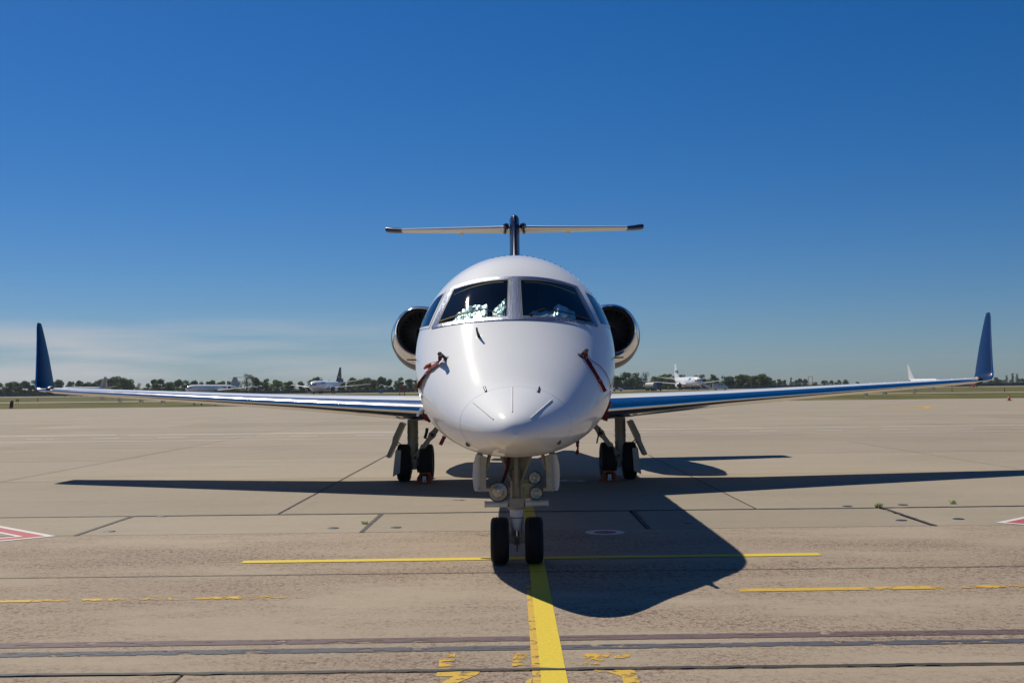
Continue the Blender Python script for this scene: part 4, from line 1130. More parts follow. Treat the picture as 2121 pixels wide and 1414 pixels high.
# ------------------------------------------------------------------ chocks
def chock(x, y, label):
    t = thing('wheel_chock', label, 'chock', J((x, y, 0)), jz, 'orange wheel chocks at the main gear')
    h, w, dp = 0.19, 0.27, 0.22
    for sy in (-1, 1):
        m = MB(); pts = [(-w / 2, sy * dp / 2, 0.02), (-w / 2, sy * dp / 2, h * 0.55), (-w * 0.33, sy * dp / 2, h), (w * 0.33, sy * dp / 2, h), (w / 2, sy * dp / 2, h * 0.55), (w / 2, sy * dp / 2, 0.02)]
        m.tube(pts, 0.014, 8); m.tube([(-w / 2 - 0.01, sy * dp / 2, 0.025), (w / 2 + 0.01, sy * dp / 2, 0.025)], 0.016, 8); m.build('frame', 'orange', t)
    m = MB(); m.tube([(-w * 0.33, -dp / 2, h), (-w * 0.33, dp / 2, h)], 0.012, 8); m.tube([(w * 0.33, -dp / 2, h), (w * 0.33, dp / 2, h)], 0.012, 8); m.tube([(-w / 2, -dp / 2, 0.025), (-w / 2, dp / 2, 0.025)], 0.014, 8); m.tube([(w / 2, -dp / 2, 0.025), (w / 2, dp / 2, 0.025)], 0.014, 8)
    m.build('crossbar', 'orange', t)
    for sx_ in (-1, 1):
        m = MB(); m.box((sx_ * w * 0.32, -dp / 2, h * 0.5), (0.05, 0.012, h * 0.8)); m.build('side_plate', pbr('dark_orange', (0.20, 0.04, 0.02), 0.6) if 'dark_orange' not in bpy.data.materials else bpy.data.materials['dark_orange'], t, smooth=False)
        m = MB(); m.tube([(sx_ * w / 2, 0, 0.06 + 0.03 * sx_), (sx_ * (w / 2 + 0.07), 0, 0.06 + 0.03 * sx_)], [0.016, 0.008], 8); m.build('handle', 'orange', t)
    m = MB(); m.box((0, -dp / 2 - 0.012, h * 0.48), (0.07, 0.006, 0.115)); m.build('label_plate', 'whitemark', t, smooth=False)
    m = MB(); m.box((0.004, -dp / 2 - 0.017, 0.062), (0.022, 0.004, 0.02)); m.build('label_mark', 'black', t, smooth=False)
chock(-(2.03 - 0.235), 10.0, 'orange frame chock with white plate at the left main gear inner wheel')
chock(2.03 - 0.235, 10.0, 'orange frame chock with white plate at the right main gear inner wheel')

# ------------------------------------------------------------------ weeds in the joints
def weed(px, py, n, h, label):
    g = G(px, py); random.seed(px); m = MB()
    for k in range(n):
        a = random.uniform(0, 6.28); b = Vector((random.uniform(-0.05, 0.05), random.uniform(-0.015, 0.015), 0)); d = Vector((math.cos(a), math.sin(a), 0)) * random.uniform(0.4, 1.0) * h
        s = Vector((-d.y, d.x, 0)).normalized() * 0.006; H = Vector((0, 0, h * random.uniform(0.5, 1)))
        m.add([b - s, b + s, b + d * 0.5 + H + s * 0.6, b + d * 0.5 + H - s * 0.6, b + d + H * 0.8], [(0, 1, 2, 3), (3, 2, 4)])
    tag(m.build('weed_tuft', 'weed', smooth=False, fix=False, loc=(g.x, g.y, 0)), label, 'weed', 'weeds growing in the slab joints')
weed(1820, 1051, 40, 0.075, 'green weed tuft where two slab joints meet, right of the jet shadow')
weed(1975, 1043, 22, 0.06, 'smaller weed tuft in the long joint towards the right edge')
weed(757, 1085, 22, 0.05, 'small weed in the short slab joint left of the nose wheels')

#=BACKGROUND=
# ------------------------------------------------------------------ cone, markers, stands
g = G(2090, 829.5)
t = thing('traffic_cone', 'orange traffic cone standing on the far right edge of the apron', 'cone', (g.x, g.y, 0))
MB().lathe([(0.04, 0.17), (0.05, 0.165), (0.30, 0.10)], n=20, axis='z').build('cone_body', 'orangeplastic', t)
MB().lathe([(0.30, 0.10), (0.42, 0.07)], n=20, axis='z').build('reflective_band', 'whitemark', t)
MB().lathe([(0.42, 0.07), (0.64, 0.025), (0.645, 0.0)], n=20, axis='z').build('cone_tip', 'orangeplastic', t)
m = MB(); m.box((0, 0, 0.022), (0.46, 0.46, 0.044)); m.build('cone_base', 'orangeplastic', t, smooth=False)
g = G(23, 845.5)
t = thing('marker_post', 'faded red rounded marker post at the left edge of the apron', 'marker', (g.x, g.y, 0), 0.2)
rows = []
for z, w in ((0.14, 0.20), (0.4, 0.21), (0.7, 0.20), (0.84, 0.17), (0.92, 0.10), (0.94, 0.02)):
    rows.append([Vector((w * math.cos(k * math.pi / 8) + 0.10 * z, 0.12 * math.sin(k * math.pi / 8), z)) for k in range(16)])
MB().loft(rows, cap=True).build('post_body', 'redpaint', t)
for sx_ in (-1, 1):
    m = MB(); m.box((sx_ * 0.13, 0, 0.07), (0.12, 0.3, 0.14)); m.build('foot', 'black', t, smooth=False)
g = G(36, 834.5)
t = thing('taxiway_sign', 'small orange sign board on two legs in the grass beyond the red marker', 'sign', (g.x, g.y, 0))
m = MB(); m.box((0, 0, 0.53), (0.62, 0.12, 0.34)); m.build('board', 'goldlivery', t, smooth=False)
for sx_ in (-1, 1): m = MB(); m.tube([(sx_ * 0.2, 0, 0), (sx_ * 0.2, 0, 0.4)], 0.035, 8); m.build('leg', 'darkmetal', t)
k = 0
for px, py, h, lab in ((402, 840, 0.35, 'leftmost low orange edge light under the left wing'), (417, 840, 0.30, 'middle low edge light under the left wing'), (446, 840, 0.32, 'rightmost low red edge light under the left wing'),
                       (1665, 824.5, 0.36, 'single orange edge light left of the pair under the right wing'), (1680, 824, 0.40, 'left light of the orange edge light pair under the right wing'), (1689, 824, 0.48, 'right light of the orange edge light pair under the right wing')):
    g = G(px, py); t = thing('edge_light', lab, 'light', (g.x, g.y, 0), 0, 'low edge lights in the grass')
    m = MB(); m.lathe([(0, 0.14), (0.03, 0.14), (0.05, 0.05), (h * 0.55, 0.045)], n=12, axis='z'); m.build('stem', 'orangeplastic', t)
    m = MB(); m.lathe([(h * 0.55, 0.10), (h * 0.7, 0.13), (h * 0.95, 0.10), (h, 0.0)], n=12, axis='z'); m.build('lens', 'orange' if 'red' not in lab else 'redpaint', t)
for px, py, lab in ((78, 831, 'small dark post on the taxiway edge beyond the left winglet'), (1972, 811.5, 'small dark post on the taxiway edge under the right wing'), (2081, 811.5, 'small dark post on the taxiway edge right of the right winglet')):
    g = G(px, py); m = MB(); m.lathe([(0, 0.10), (0.1, 0.10), (0.12, 0.05), (0.55, 0.05), (0.6, 0.10), (0.75, 0.08), (0.78, 0)], n=10, axis='z')
    tag(m.build('taxiway_post', 'darkmetal', loc=(g.x, g.y, 0)), lab, 'post', 'dark posts along the taxiway')
def ladder(px, py, hgt, lab, D=None):
    g = G(px, py) if D is None else Vector((AT(px, 800, D).x, D, 0))
    t = thing('maintenance_ladder', lab, 'ladder', (g.x, g.y, 0), 0.15, 'orange maintenance stands in the field')
    for sx_ in (-1, 1):
        for sy in (-1, 1):
            m = MB(); m.tube([(sx_ * 0.55, sy * 0.9, 0), (sx_ * 0.34, sy * 0.25, hgt)], 0.035, 8); m.build('leg', 'orange', t)
    for k in range(6):
        z = hgt * (k + 0.6) / 6.2; u = z / hgt; m = MB(); m.tube([(-0.55 + 0.21 * u, -0.9 + 0.65 * u, z), (0.55 - 0.21 * u, -0.9 + 0.65 * u, z)], 0.03, 6); m.build('rung', 'orange', t)
    m = MB(); m.box((0, 0, hgt), (0.8, 0.7, 0.06)); m.build('platform', 'orange', t, smooth=False)
    return t
ladder(833, 824, 2.6, 'orange step ladder stand in the field behind the left wing root')
t = thing('goal_post_frame', 'tall thin orange rectangular frame beyond the right wing', 'frame', (AT(1679, 800, 205).x, 205, 0))
for sx_ in (-1, 1): m = MB(); m.tube([(sx_ * 0.42, 0, 0), (sx_ * 0.42, 0, 3.35)], 0.04, 8); m.build('upright', 'orange', t)
for z in (3.33, 2.1): m = MB(); m.tube([(-0.42, 0.05, z), (0.42, 0.05, z)], 0.035, 8); m.build('crossbar', 'orange', t)
g = G(1345, 816)
m = MB(); m.lathe([(0, 0.55), (0.12, 0.52), (0.28, 0.36), (0.33, 0.12), (0.36, 0.11), (0.75, 0.11), (0.78, 0)], n=18, axis='z')
tag(m.build('white_marker', 'gearw', loc=(g.x, g.y, 0)), 'white domed runway marker with short post in the grass, right of the fuselage', 'marker')
g = G(725, 815)
m = MB(); m.lathe([(0, 0.25), (0.08, 0.25), (0.1, 0.10), (0.6, 0.12), (0.65, 0.35), (1.25, 0.35), (1.3, 0)], n=12, axis='z')
tag(m.build('red_marker', 'redpaint', loc=(g.x, g.y, 0)), 'small red marker in the field right of the blue tailed airliner', 'marker')
g = G(789, 814.5)
t = thing('blue_container', 'small blue container box standing in the field left of the orange ladder', 'container', (g.x, g.y, 0), 0.1)
m = MB(); m.box((0, 0, 0.65), (1.7, 1.2, 1.1)); m.build('box_body', 'bluebox', t, smooth=False)
m = MB(); m.box((0, 0, 1.23), (1.8, 1.3, 0.07)); m.build('lid', 'tank', t, smooth=False)

# ------------------------------------------------------------------ parked airliners
def airliner(name, label, px, D, hdg, kind, fin_mat, S=1.0, finband=None, belly=None, patch=None, winglets=False, dz=0.0, fin_top=None):
    p = AT(px, 800, D)
    t = thing(name, label, 'airplane', (p.x, D, 0.0), hdg, 'airliners parked on the far side of the field', S)
    md = kind == 'tjet'
    L, r, zc = (38.0, 1.67, 2.75 + dz) if md else (33.0, 1.90, 3.15)
    Y0 = -L * 0.45                                             # nose
    def prof(s):
        u = s / L
        if u < 0.14: k = math.sqrt(max(0, 1 - (1 - u / 0.14) ** 2)); return r * k, zc - r * 0.32 * (1 - k)
        if u > 0.66: k = 1 - ((u - 0.66) / 0.34) ** 1.5; return max(0.12, r * k), zc + r * 0.75 * (1 - k)
        return r, zc
    rows = []
    for k in range(41):
        s = L * (k / 40) ** 1.35; rr, z = prof(s)
        rows.append([Vector((rr * math.cos(a), Y0 + s, z + rr * 1.04 * math.sin(a))) for a in [2 * math.pi * q / 28 for q in range(28)]])
    fu = MB().loft(rows, cap=True).build('fuselage', 'white', t)
    # cockpit windows: a wrapped dark band in panes
    def fs(x, z):
        lo, hi = 0.0, L * 0.14
        for _ in range(30):
            mid = (lo + hi) / 2; rr, zz = prof(mid)
            if x * x + ((z - zz) / 1.04) ** 2 > rr * rr: lo = mid
            else: hi = mid
        return hi
    for q in range(6):
        x0, x1 = (q - 3) * 0.27 * r + 0.03 * r, (q - 2) * 0.27 * r - 0.03 * r
        sl = -0.10 * r * (abs(q - 2.5) / 2.5) ** 2
        quad = [(x0, zc + 0.20 * r + sl), (x1, zc + 0.20 * r + sl), (x1 * 0.94, zc + 0.46 * r + sl), (x0 * 0.94, zc + 0.46 * r + sl)]
        MB().add([Vector((x * 1.01, Y0 + fs(x, z) - 0.06, z + 0.02)) for x, z in quad], [(0, 1, 2, 3)]).build('cockpit_window', 'darkglass', fu, smooth=False)
    if belly:
        rows2 = []
        for k in range(9):
            s = L * (0.05 + 0.17 * k / 8); rr, z = prof(s)
            rows2.append([Vector((rr * 1.015 * math.cos(a), Y0 + s, z + rr * 1.055 * math.sin(a))) for a in [R(-140 + 100 * q / 12) for q in range(13)]])
        MB().loft(rows2, closed=False).build('belly_band', belly, fu)
    if patch:
        mat, s0, s1, sgn, a0, a1 = patch; rows2 = []
        for k in range(7):
            s = L * (s0 + (s1 - s0) * k / 6); rr, z = prof(s)
            rows2.append([Vector((sgn * rr * 1.012 * math.cos(a), Y0 + s, z + rr * 1.05 * math.sin(a))) for a in [R(a0 + (a1 - a0) * q / 4) for q in range(5)]])
        MB().loft(rows2, closed=False).build('livery_patch', mat, fu)
    def surf(st, nm, mat, par, vert=False, sg=1):
        rws = []
        for X, y, z, c, tk in st:
            xs = [0, 0.03, 0.12, 0.3, 0.55, 0.8, 1]; ring = []
            for up in (1, -1):
                for x in (xs if up > 0 else xs[::-1]):
                    th = naca(x, tk) * c * up
                    ring.append(Vector((th, y + x * c, z)) if vert else Vector((X, y + x * c, z + th)))
            rws.append(ring)
        m = MB(); m.loft(rws, cap=True)
        return m.mirror(sg).build(nm, mat, par)
    half, rc, tcd = (16.4, 5.4, 1.4) if md else (16.9, 6.2, 1.5)
    wy = Y0 + L * (0.46 if md else 0.36); wz = zc - r * 0.55
    for sg in (-1, 1):
        w = surf([(r * 0.5, wy, wz, rc, .13), (half * 0.36, wy + half * 0.17, wz + 0.5, rc * 0.62, .11), (half, wy + half * 0.47, wz + 1.6, tcd, .10)], 'wing', 'greylivery' if not belly else 'white', t, sg=sg)
        if winglets:
            wl_ = surf([(0, wy + half * 0.47, wz + 1.55, 1.5, .09), (0, wy + half * 0.47 + 0.6, wz + 2.6, 1.1, .09), (0, wy + half * 0.47 + 1.3, wz + 4.0, 0.6, .09)], 'winglet', winglets, w, vert=True)
            wl_.location.x = sg * half
        tz = (8.0 + dz * 0) if md else 5.0
        ty = Y0 + L * (0.955 if md else 0.90)
        surf([(0.15, ty - (2.2 if md else 0), tz if md else zc + 1.3, 3.0, .20), (6.2 if md else 6.6, ty + (0.2 if md else 2.4), (tz if md else zc + 1.3) + (0 if md else 0.8), 1.4, .16)], 'stabilizer', 'white', t, sg=sg)
        if md: ec, er, el = (sg * (r + 1.0), Y0 + L * 0.70, zc + 0.35), 0.78, 5.5
        else: ec, er, el = (sg * 4.9, Y0 + L * 0.31, 1.75), 1.05, 4.2
        en = MB().lathe([(0.5, er), (el * 0.5, er * 0.98), (el, er * 0.6), (el, er * 0.4)], ec, 'y', 24).build('engine', 'white', t)
        MB().lathe([(0.5, er), (0.15, er * 0.97), (0, er * 0.90), (0.08, er * 0.83)], ec, 'y', 24).build('inlet_lip', 'chrome', en)
        MB().lathe([(0.08, er * 0.83), (0.7, er * 0.82), (0.75, 0.0)], ec, 'y', 24).build('inlet', 'black', en)
        m = MB(); m.box((ec[0] - sg * (0 if not md else 0.7), ec[1] + 2.2, ec[2] + (er + 0.1 if not md else 0)), (0.25 if not md else 1.0, 2.6, 0.5 if not md else 0.25)); m.build('pylon', 'white', en, smooth=False)
        gx, gy = 2.7, Y0 + L * (0.60 if md else 0.50)
        gm = MB().tube([(sg * gx, gy, 0.5), (sg * gx, gy, wz + 0.3)], 0.16, 10).build('main_gear', 'hub', t)
        for o in (-0.42, 0.42): MB().lathe([(-0.18, 0.2), (-0.2, 0.42), (-0.12, 0.53), (0.12, 0.53), (0.2, 0.42), (0.18, 0.2), (0.18, 0.0), (-0.18, 0.0), (-0.18, 0.2)], (sg * gx + o, gy, 0.53), 'x', 20).build('tyre', 'tyre', gm)
    fy = Y0 + L * (0.80 if md else 0.775); ztop = fin_top or (8.1 if md else 10.7)
    fz0 = zc + r * 0.8
    fn = [(0, fy, fz0, L * 0.20, .085), (0, fy + (ztop - fz0) * 0.75, ztop, L * (0.065 if md else 0.055), .11)]
    fn.insert(1, (0, fy + (ztop - fz0) * 0.22, fz0 + (ztop - fz0) * 0.2, L * 0.165, .085))
    fo = surf(fn, 'tail_fin', fin_mat, t, vert=True)
    if finband:
        mat, h0, h1, x0, x1 = finband
        def at_h(h):
            y = fy + (ztop - fz0) * 0.75 * h; c = L * 0.19 + (L * 0.055 - L * 0.19) * h; return y, c
        (ya, ca), (yb, cb) = at_h(h0), at_h(h1); za, zb_ = fz0 + (ztop - fz0) * h0, fz0 + (ztop - fz0) * h1
        tk = 0.055
        m = MB(); v = []
        for sgn in (-1, 1):
            v += [Vector((sgn * (ca * tk), ya + ca * x0, za)), Vector((sgn * ca * tk, ya + ca * x1, za)), Vector((sgn * cb * tk, yb + cb * x1, zb_)), Vector((sgn * cb * tk, yb + cb * x0, zb_))]
        m.add(v, [(0, 1, 2, 3), (7, 6, 5, 4), (0, 4, 5, 1), (3, 2, 6, 7), (0, 3, 7, 4), (1, 5, 6, 2)]); m.build('fin_band', mat, fo, smooth=False)
    ngm = MB().tube([(0, Y0 + L * 0.10, 0.4), (0, Y0 + L * 0.10, zc - r * 0.8)], 0.11, 10).build('nose_gear', 'hub', t)
    for o in (-0.22, 0.22): MB().lathe([(-0.1, 0.15), (-0.12, 0.3), (-0.07, 0.38), (0.07, 0.38), (0.12, 0.3), (0.1, 0.15), (0.1, 0), (-0.1, 0), (-0.1, 0.15)], (o, Y0 + L * 0.10, 0.38), 'x', 18).build('tyre', 'tyre', ngm)
    return t
airliner('parked_airliner', 'white airliner with light blue belly band and blue fin stripe, right of the jet', 1425, 455, 0.16, 'twin', 'white', 1.06, ('skyblue', 0.38, 0.55, 0.02, 0.7), belly='skyblue', patch=('skyblue', 0.20, 0.27, -1, 20, 50), winglets='skyblue')
airliner('parked_airliner', 'silver airliner with tall navy tail fin, left of the jet', 674, 460, -0.22, 'twin', 'navy', 1.07, ('goldlivery', 0.30, 0.42, 0.1, 0.5), patch=('skyblue', 0.20, 0.34, 1, 25, 50))
airliner('parked_airliner', 'white rear engined airliner with T tail above the middle of the left wing', 437, 500, -0.40, 'tjet', 'greylivery', 1.02, patch=('skyblue', 0.28, 0.40, -1, 35, 58))
airliner('parked_airliner', 'white airliner with grey and gold tail just inboard of the left winglet', 170, 480, -0.50, 'twin', 'greylivery', 0.80, ('goldlivery', 0.05, 0.75, 0.45, 0.85), patch=('redlivery', 0.34, 0.38, -1, 20, 50))
airliner('parked_airliner', 'plain white airliner mostly hidden behind the outer right wing, its fin above', 1916, 480, 0.20, 'twin', 'white', 0.72, fin_top=14.0)
airliner('parked_airliner', 'airliner almost hidden behind the fuselage, left wingtip beside the orange ladder', 935, 470, 0.2, 'twin', 'white', 0.85)

# ------------------------------------------------------------------ ground vehicles
def wheel_small(par, x, y, r, w, name='wheel'):
    MB().lathe([(-w / 2, 0.0), (-w / 2, r * 0.85), (-w * 0.3, r), (w * 0.3, r), (w / 2, r * 0.85), (w / 2, 0.0)], (x, y, r), 'x', 16).build(name, 'tyre', par)
p = AT(1356, 800, 395)
t = thing('fuel_truck', 'fuel tanker truck with blue cab and cream tank under the airliner wing', 'truck', (p.x, 395, 0), 0.42)
rows = []
for y, k in ((-1.0, 0.82), (-0.9, 1.0), (4.9, 1.0), (5.0, 0.82)):
    rows.append([Vector((1.22 * k * math.copysign(abs(math.cos(a)) ** 0.75, math.cos(a)), y, 2.05 + 1.0 * k * math.copysign(abs(math.sin(a)) ** 0.75, math.sin(a)))) for a in [2 * math.pi * q / 24 for q in range(24)]])
MB().loft(rows, cap=True).build('tank', 'tank', t)
m = MB(); m.box((0, 1.0, 0.8), (1.9, 9.0, 0.35)); m.build('chassis', 'black', t, smooth=False)
rows = []
for y, z0, z1 in ((-3.2, 0.75, 2.3), (-3.15, 0.7, 2.5), (-2.9, 0.7, 3.05), (-1.35, 0.7, 3.1), (-1.3, 0.8, 3.0)):
    rows.append([Vector((-1.2, y, z0)), Vector((1.2, y, z0)), Vector((1.2, y, z1)), Vector((-1.2, y, z1))])
cab = MB().loft(rows, cap=True).build('cab', 'truckblue', t, smooth=False)
MB().add([(-1.05, -3.19, 2.02), (1.05, -3.19, 2.02), (1.0, -2.97, 2.9), (-1.0, -2.97, 2.9)], [(0, 1, 2, 3)]).build('windshield', 'darkglass', cab, smooth=False)
for sx_ in (-1, 1):
    m = MB(); m.box((sx_ * 0.9, -3.25, 0.95), (0.4, 0.12, 0.28)); m.build('headlight', 'gearw', cab, smooth=False)
    for y in (-2.3, 2.6, 3.9): wheel_small(t, sx_ * 1.05, y, 0.5, 0.34)
m = MB(); m.box((0, -3.2, 0.72), (2.3, 0.25, 0.3)); m.build('bumper', 'redlivery', t, smooth=False)
p = AT(1492, 800, 410)
t = thing('minibus', 'white minibus with dark side windows parked in front of the dark wood', 'minibus', (p.x, 410, 0), 1.45)
secs = [(-2.9, 0.5, 1.15), (-2.7, 0.45, 1.3), (-2.0, 0.4, 1.5), (-1.2, 0.4, 2.35), (-0.9, 0.4, 2.5), (2.7, 0.4, 2.55), (2.9, 0.5, 2.4)]
rows = [[Vector((-0.98, y, a)), Vector((0.98, y, a)), Vector((0.98, y, a + (b - a) * 0.55)), Vector((0.88, y, b)), Vector((-0.88, y, b)), Vector((-0.98, y, a + (b - a) * 0.55))] for y, a, b in secs]
bd = MB().loft(rows, cap=True).build('body', 'white', t, smooth=False)
for sx_ in (-1, 1):
    for y0, y1 in ((-1.0, -0.15), (0.0, 0.85), (1.0, 1.75), (1.9, 2.6)):
        MB().add([(sx_ * 0.985, y0, 1.45), (sx_ * 0.985, y1, 1.45), (sx_ * 0.915, y1, 2.25), (sx_ * 0.915, y0, 2.25)], [(0, 1, 2, 3)]).build('window', 'darkglass', bd, smooth=False)
    for y in (-1.8, 1.8): wheel_small(t, sx_ * 0.85, y, 0.36, 0.22)
MB().add([(-0.86, -1.93, 1.58), (0.86, -1.93, 1.58), (0.80, -1.27, 2.3), (-0.80, -1.27, 2.3)], [(0, 1, 2, 3)]).build('windshield', 'darkglass', bd, smooth=False)
def stairs(px, D, rz, lab, S=1.0):
    p = AT(px, 800, D)
    t = thing('boarding_stairs', lab, 'stairs', (p.x, D, 0), rz, 'boarding stairs beside the airliners', S)
    n = 12
    for sy in (-1, 1):
        MB().plate([(-3.0, sy * 0.8, 2.6), (-3.0, sy * 0.8, 3.7), (-1.6, sy * 0.8, 3.7), (3.2, sy * 0.8, 1.1), (3.2, sy * 0.8, 0.2), (-1.6, sy * 0.8, 2.5)], 0.06, 'y').build('side_panel', 'gearw', t, smooth=False)
    for k in range(n):
        u = k / n; m = MB(); m.box((-1.5 + 4.6 * u, 0, 2.6 - 2.35 * u), (0.4, 1.5, 0.06)); m.build('step', 'greylivery', t, smooth=False)
    m = MB(); m.box((-2.3, 0, 2.62), (1.5, 1.5, 0.08)); m.build('platform', 'greylivery', t, smooth=False)
    for x in (-2.4, 2.0):
        for sy in (-1, 1): MB().tube([(x, sy * 0.7, 0), (x, sy * 0.7, 2.4 if x < 0 else 0.9)], 0.07, 6).build('support', 'darkmetal', t)
stairs(1457, 447, 0.1, 'white boarding stairs at the nose of the airliner with blue belly band')
stairs(1966, 470, 0.1, 'white boarding stairs beside the plain white airliner under the right wing', 0.8)
p = AT(2016, 800, 440)
t = thing('baggage_tractor', 'small tractor with red body and white canopy near the right winglet', 'tractor', (p.x, 440, 0), 0.4)
rows = [[Vector((-0.75, y, 0.35)), Vector((0.75, y, 0.35)), Vector((0.7, y, z)), Vector((-0.7, y, z))] for y, z in ((-1.5, 0.95), (-1.3, 1.05), (0.1, 1.1), (0.2, 0.8), (1.4, 0.8))]
MB().loft(rows, cap=True).build('body', 'redlivery', t, smooth=False)
m = MB(); m.box((0, 0.5, 1.85), (1.4, 1.5, 0.12)); m.build('canopy', 'white', t, smooth=False)
for sx_ in (-1, 1):
    for y in (-0.15, 1.15): MB().tube([(sx_ * 0.62, y, 0.8), (sx_ * 0.62, y, 1.8)], 0.04, 6).build('canopy_post', 'black', t)
    for y in (-1.0, 1.0): wheel_small(t, sx_ * 0.7, y, 0.33, 0.25)
p = AT(1275, 800, 420)
t = thing('parked_car', 'small grey car far behind the nose, just right of the fuselage', 'car', (p.x + 0.8, 420, 0), 1.3)
rows = [[Vector((-0.85, y, 0.3)), Vector((0.85, y, 0.3)), Vector((0.85, y, 0.85)), Vector((0.62, y, z)), Vector((-0.62, y, z)), Vector((-0.85, y, 0.85))] for y, z in ((-2.1, 0.86), (-1.0, 0.98), (-0.3, 1.45), (0.9, 1.48), (1.7, 1.0), (2.1, 0.88))]
MB().loft(rows, cap=True).build('body', 'greylivery', t, smooth=False)
for sx_ in (-1, 1):
    MB().add([(sx_ * 0.86, -0.5, 0.92), (sx_ * 0.86, 1.2, 0.92), (sx_ * 0.66, 0.85, 1.4), (sx_ * 0.66, -0.2, 1.38)], [(0, 1, 2, 3)]).build('window', 'darkglass', t, smooth=False)
    for y in (-1.3, 1.3): wheel_small(t, sx_ * 0.78, y, 0.3, 0.2)

# ------------------------------------------------------------------ people in vests, far off
def person(px, D, rz, label, lean=0.0, h=1.75):
    p = AT(px, 800, D)
    t = thing('person', label, 'person', (p.x, D, 0), rz, 'ground crew by the airliners')
    k = h / 1.75
    V = [(0, 0, 0.95), (0, -0.03 - lean * 0.3, 1.2), (0, -lean * 0.7, 1.42), (0, -lean * 0.85, 1.52), (0, -0.02 - lean, 1.64), (0, -0.01 - lean, 1.74),
         (-0.10, 0, 0.88), (-0.12, -0.03, 0.48), (-0.12, 0.02, 0.08), (-0.13, -0.12, 0.03), (0.10, 0, 0.88), (0.13, -0.05, 0.48), (0.14, 0.03, 0.08), (0.15, -0.11, 0.03),
         (-0.19, -lean * 0.7, 1.40), (-0.26, -0.02 - lean * 0.7, 1.12), (-0.24, -0.16 - lean * 0.8, 0.90), (0.19, -lean * 0.7, 1.40), (0.26, -0.02 - lean * 0.7, 1.12), (0.24, -0.18 - lean * 0.8, 0.92)]
    E = [(0, 1), (1, 2), (2, 3), (3, 4), (4, 5), (0, 6), (6, 7), (7, 8), (8, 9), (0, 10), (10, 11), (11, 12), (12, 13), (2, 14), (14, 15), (15, 16), (2, 17), (17, 18), (18, 19)]
    rad = [.15, .15, .15, .055, .095, .08, .09, .062, .045, .04, .09, .062, .045, .04, .06, .045, .035, .06, .045, .035]
    me = bpy.data.meshes.new('body'); me.from_pydata([tuple(c * k for c in v) for v in V], E, [])
    o = bpy.data.objects.new('body', me); COL.objects.link(o); o.parent = t
    md = o.modifiers.new('skin', 'SKIN')
    for i, sv in enumerate(me.skin_vertices[0].data): sv.radius = (rad[i] * k, rad[i] * k * 0.85); sv.use_root = (i == 0)
    o.modifiers.new('sub', 'SUBSURF').render_levels = 1
    me.materials.append(M['trousers'])
    rows = [[Vector((w * math.cos(a), -0.02 - lean * f_ + dd * math.sin(a), z)) for a in [2 * math.pi * q / 14 for q in range(14)]] for z, w, dd, f_ in ((0.92, 0.185, 0.15, 0.0), (1.15, 0.19, 0.16, 0.25), (1.35, 0.215, 0.165, 0.6), (1.47, 0.16, 0.12, 0.75))]
    rows = [[q * k for q in r_] for r_ in rows]
    MB().loft(rows).build('vest', 'hivis', t)
    MB().lathe([(-0.125 * k, 0.0), (-0.10 * k, 0.06 * k), (0, 0.1 * k), (0.09 * k, 0.085 * k), (0.125 * k, 0)], (0, -0.025 * k - lean, 1.66 * k), 'z', 12).build('head', 'skin', t)
person(1384, 430, 0.3, 'person in dark clothes and yellow vest right of the fuel truck')
person(1926, 445, 0.5, 'person in yellow vest under the right wing, left of the engine')
person(1989, 440, 0.4, 'left person of the pair in yellow vests near the right winglet', 0.25)
person(1994, 440, -0.5, 'right person of the pair in yellow vests near the right winglet', 0.2)

# ------------------------------------------------------------------ perimeter fence
fence = thing('perimeter_fence', 'long dark perimeter fence along the foot of the trees', 'fence', (0, 520, 0))
pan = MB().box((0, 0, 0.75), (3.9, 0.06, 1.3)).mesh('panel', 'fence', smooth=False)
pst = MB().tube([(0, 0, 0), (0, 0, 1.75)], 0.07, 6).mesh('post', 'hub')
for k in range(-66, 67):
    inst('panel', pan, fence, (k * 4.0, 0, 0)); inst('post', pst, fence, (k * 4.0 + 2, -0.05, 0))

# ------------------------------------------------------------------ trees
def crown_mesh(name, mat, seed, h, w, blobs, n, leaf, tall=False, z0=0.14):
    random.seed(seed); m = MB(); bl = []
    for _ in range(blobs):
        u = random.random(); z = h * (z0 + (0.90 - z0) * u)
        rr = w * (0.50 * math.sin(math.pi * min(1, 0.20 + 0.75 * u)) if not tall else 0.32 * (1 - 0.8 * u) + 0.08)
        a = random.uniform(0, 6.28); d = rr * math.sqrt(random.random())
        r = (0.13 + 0.11 * random.random()) * w * (0.75 if tall else 1)
        bl.append((d * math.cos(a), d * math.sin(a), z, r))
    for _ in range(n):
        x, y, z, r = random.choice(bl)
        while True:
            q = Vector((random.uniform(-1, 1), random.uniform(-1, 1), random.uniform(-1, 1)))
            if 0.15 < q.length < 1: break
        q = q.normalized() * (q.length ** 0.5)
        c = Vector((x, y, z)) + Vector((q.x * r, q.y * r, q.z * r * 0.8))
        if c.z < 0.3: continue
        nr = (q + Vector((random.uniform(-1, 1), random.uniform(-1, 1), random.uniform(-.4, 1))) * 0.7).normalized()
        a = nr.orthogonal().normalized(); b = nr.cross(a); s = leaf * random.uniform(0.6, 1.3); th = random.uniform(0, 3)
        e1 = (a * math.cos(th) + b * math.sin(th)) * s; e2 = (b * math.cos(th) - a * math.sin(th)) * s * 0.7
        m.add([c - e1, c - e2 * 0.8, c + e1, c + e2], [(0, 1, 2, 3)])
    return m.mesh(name, mat, smooth=False, fix=False)
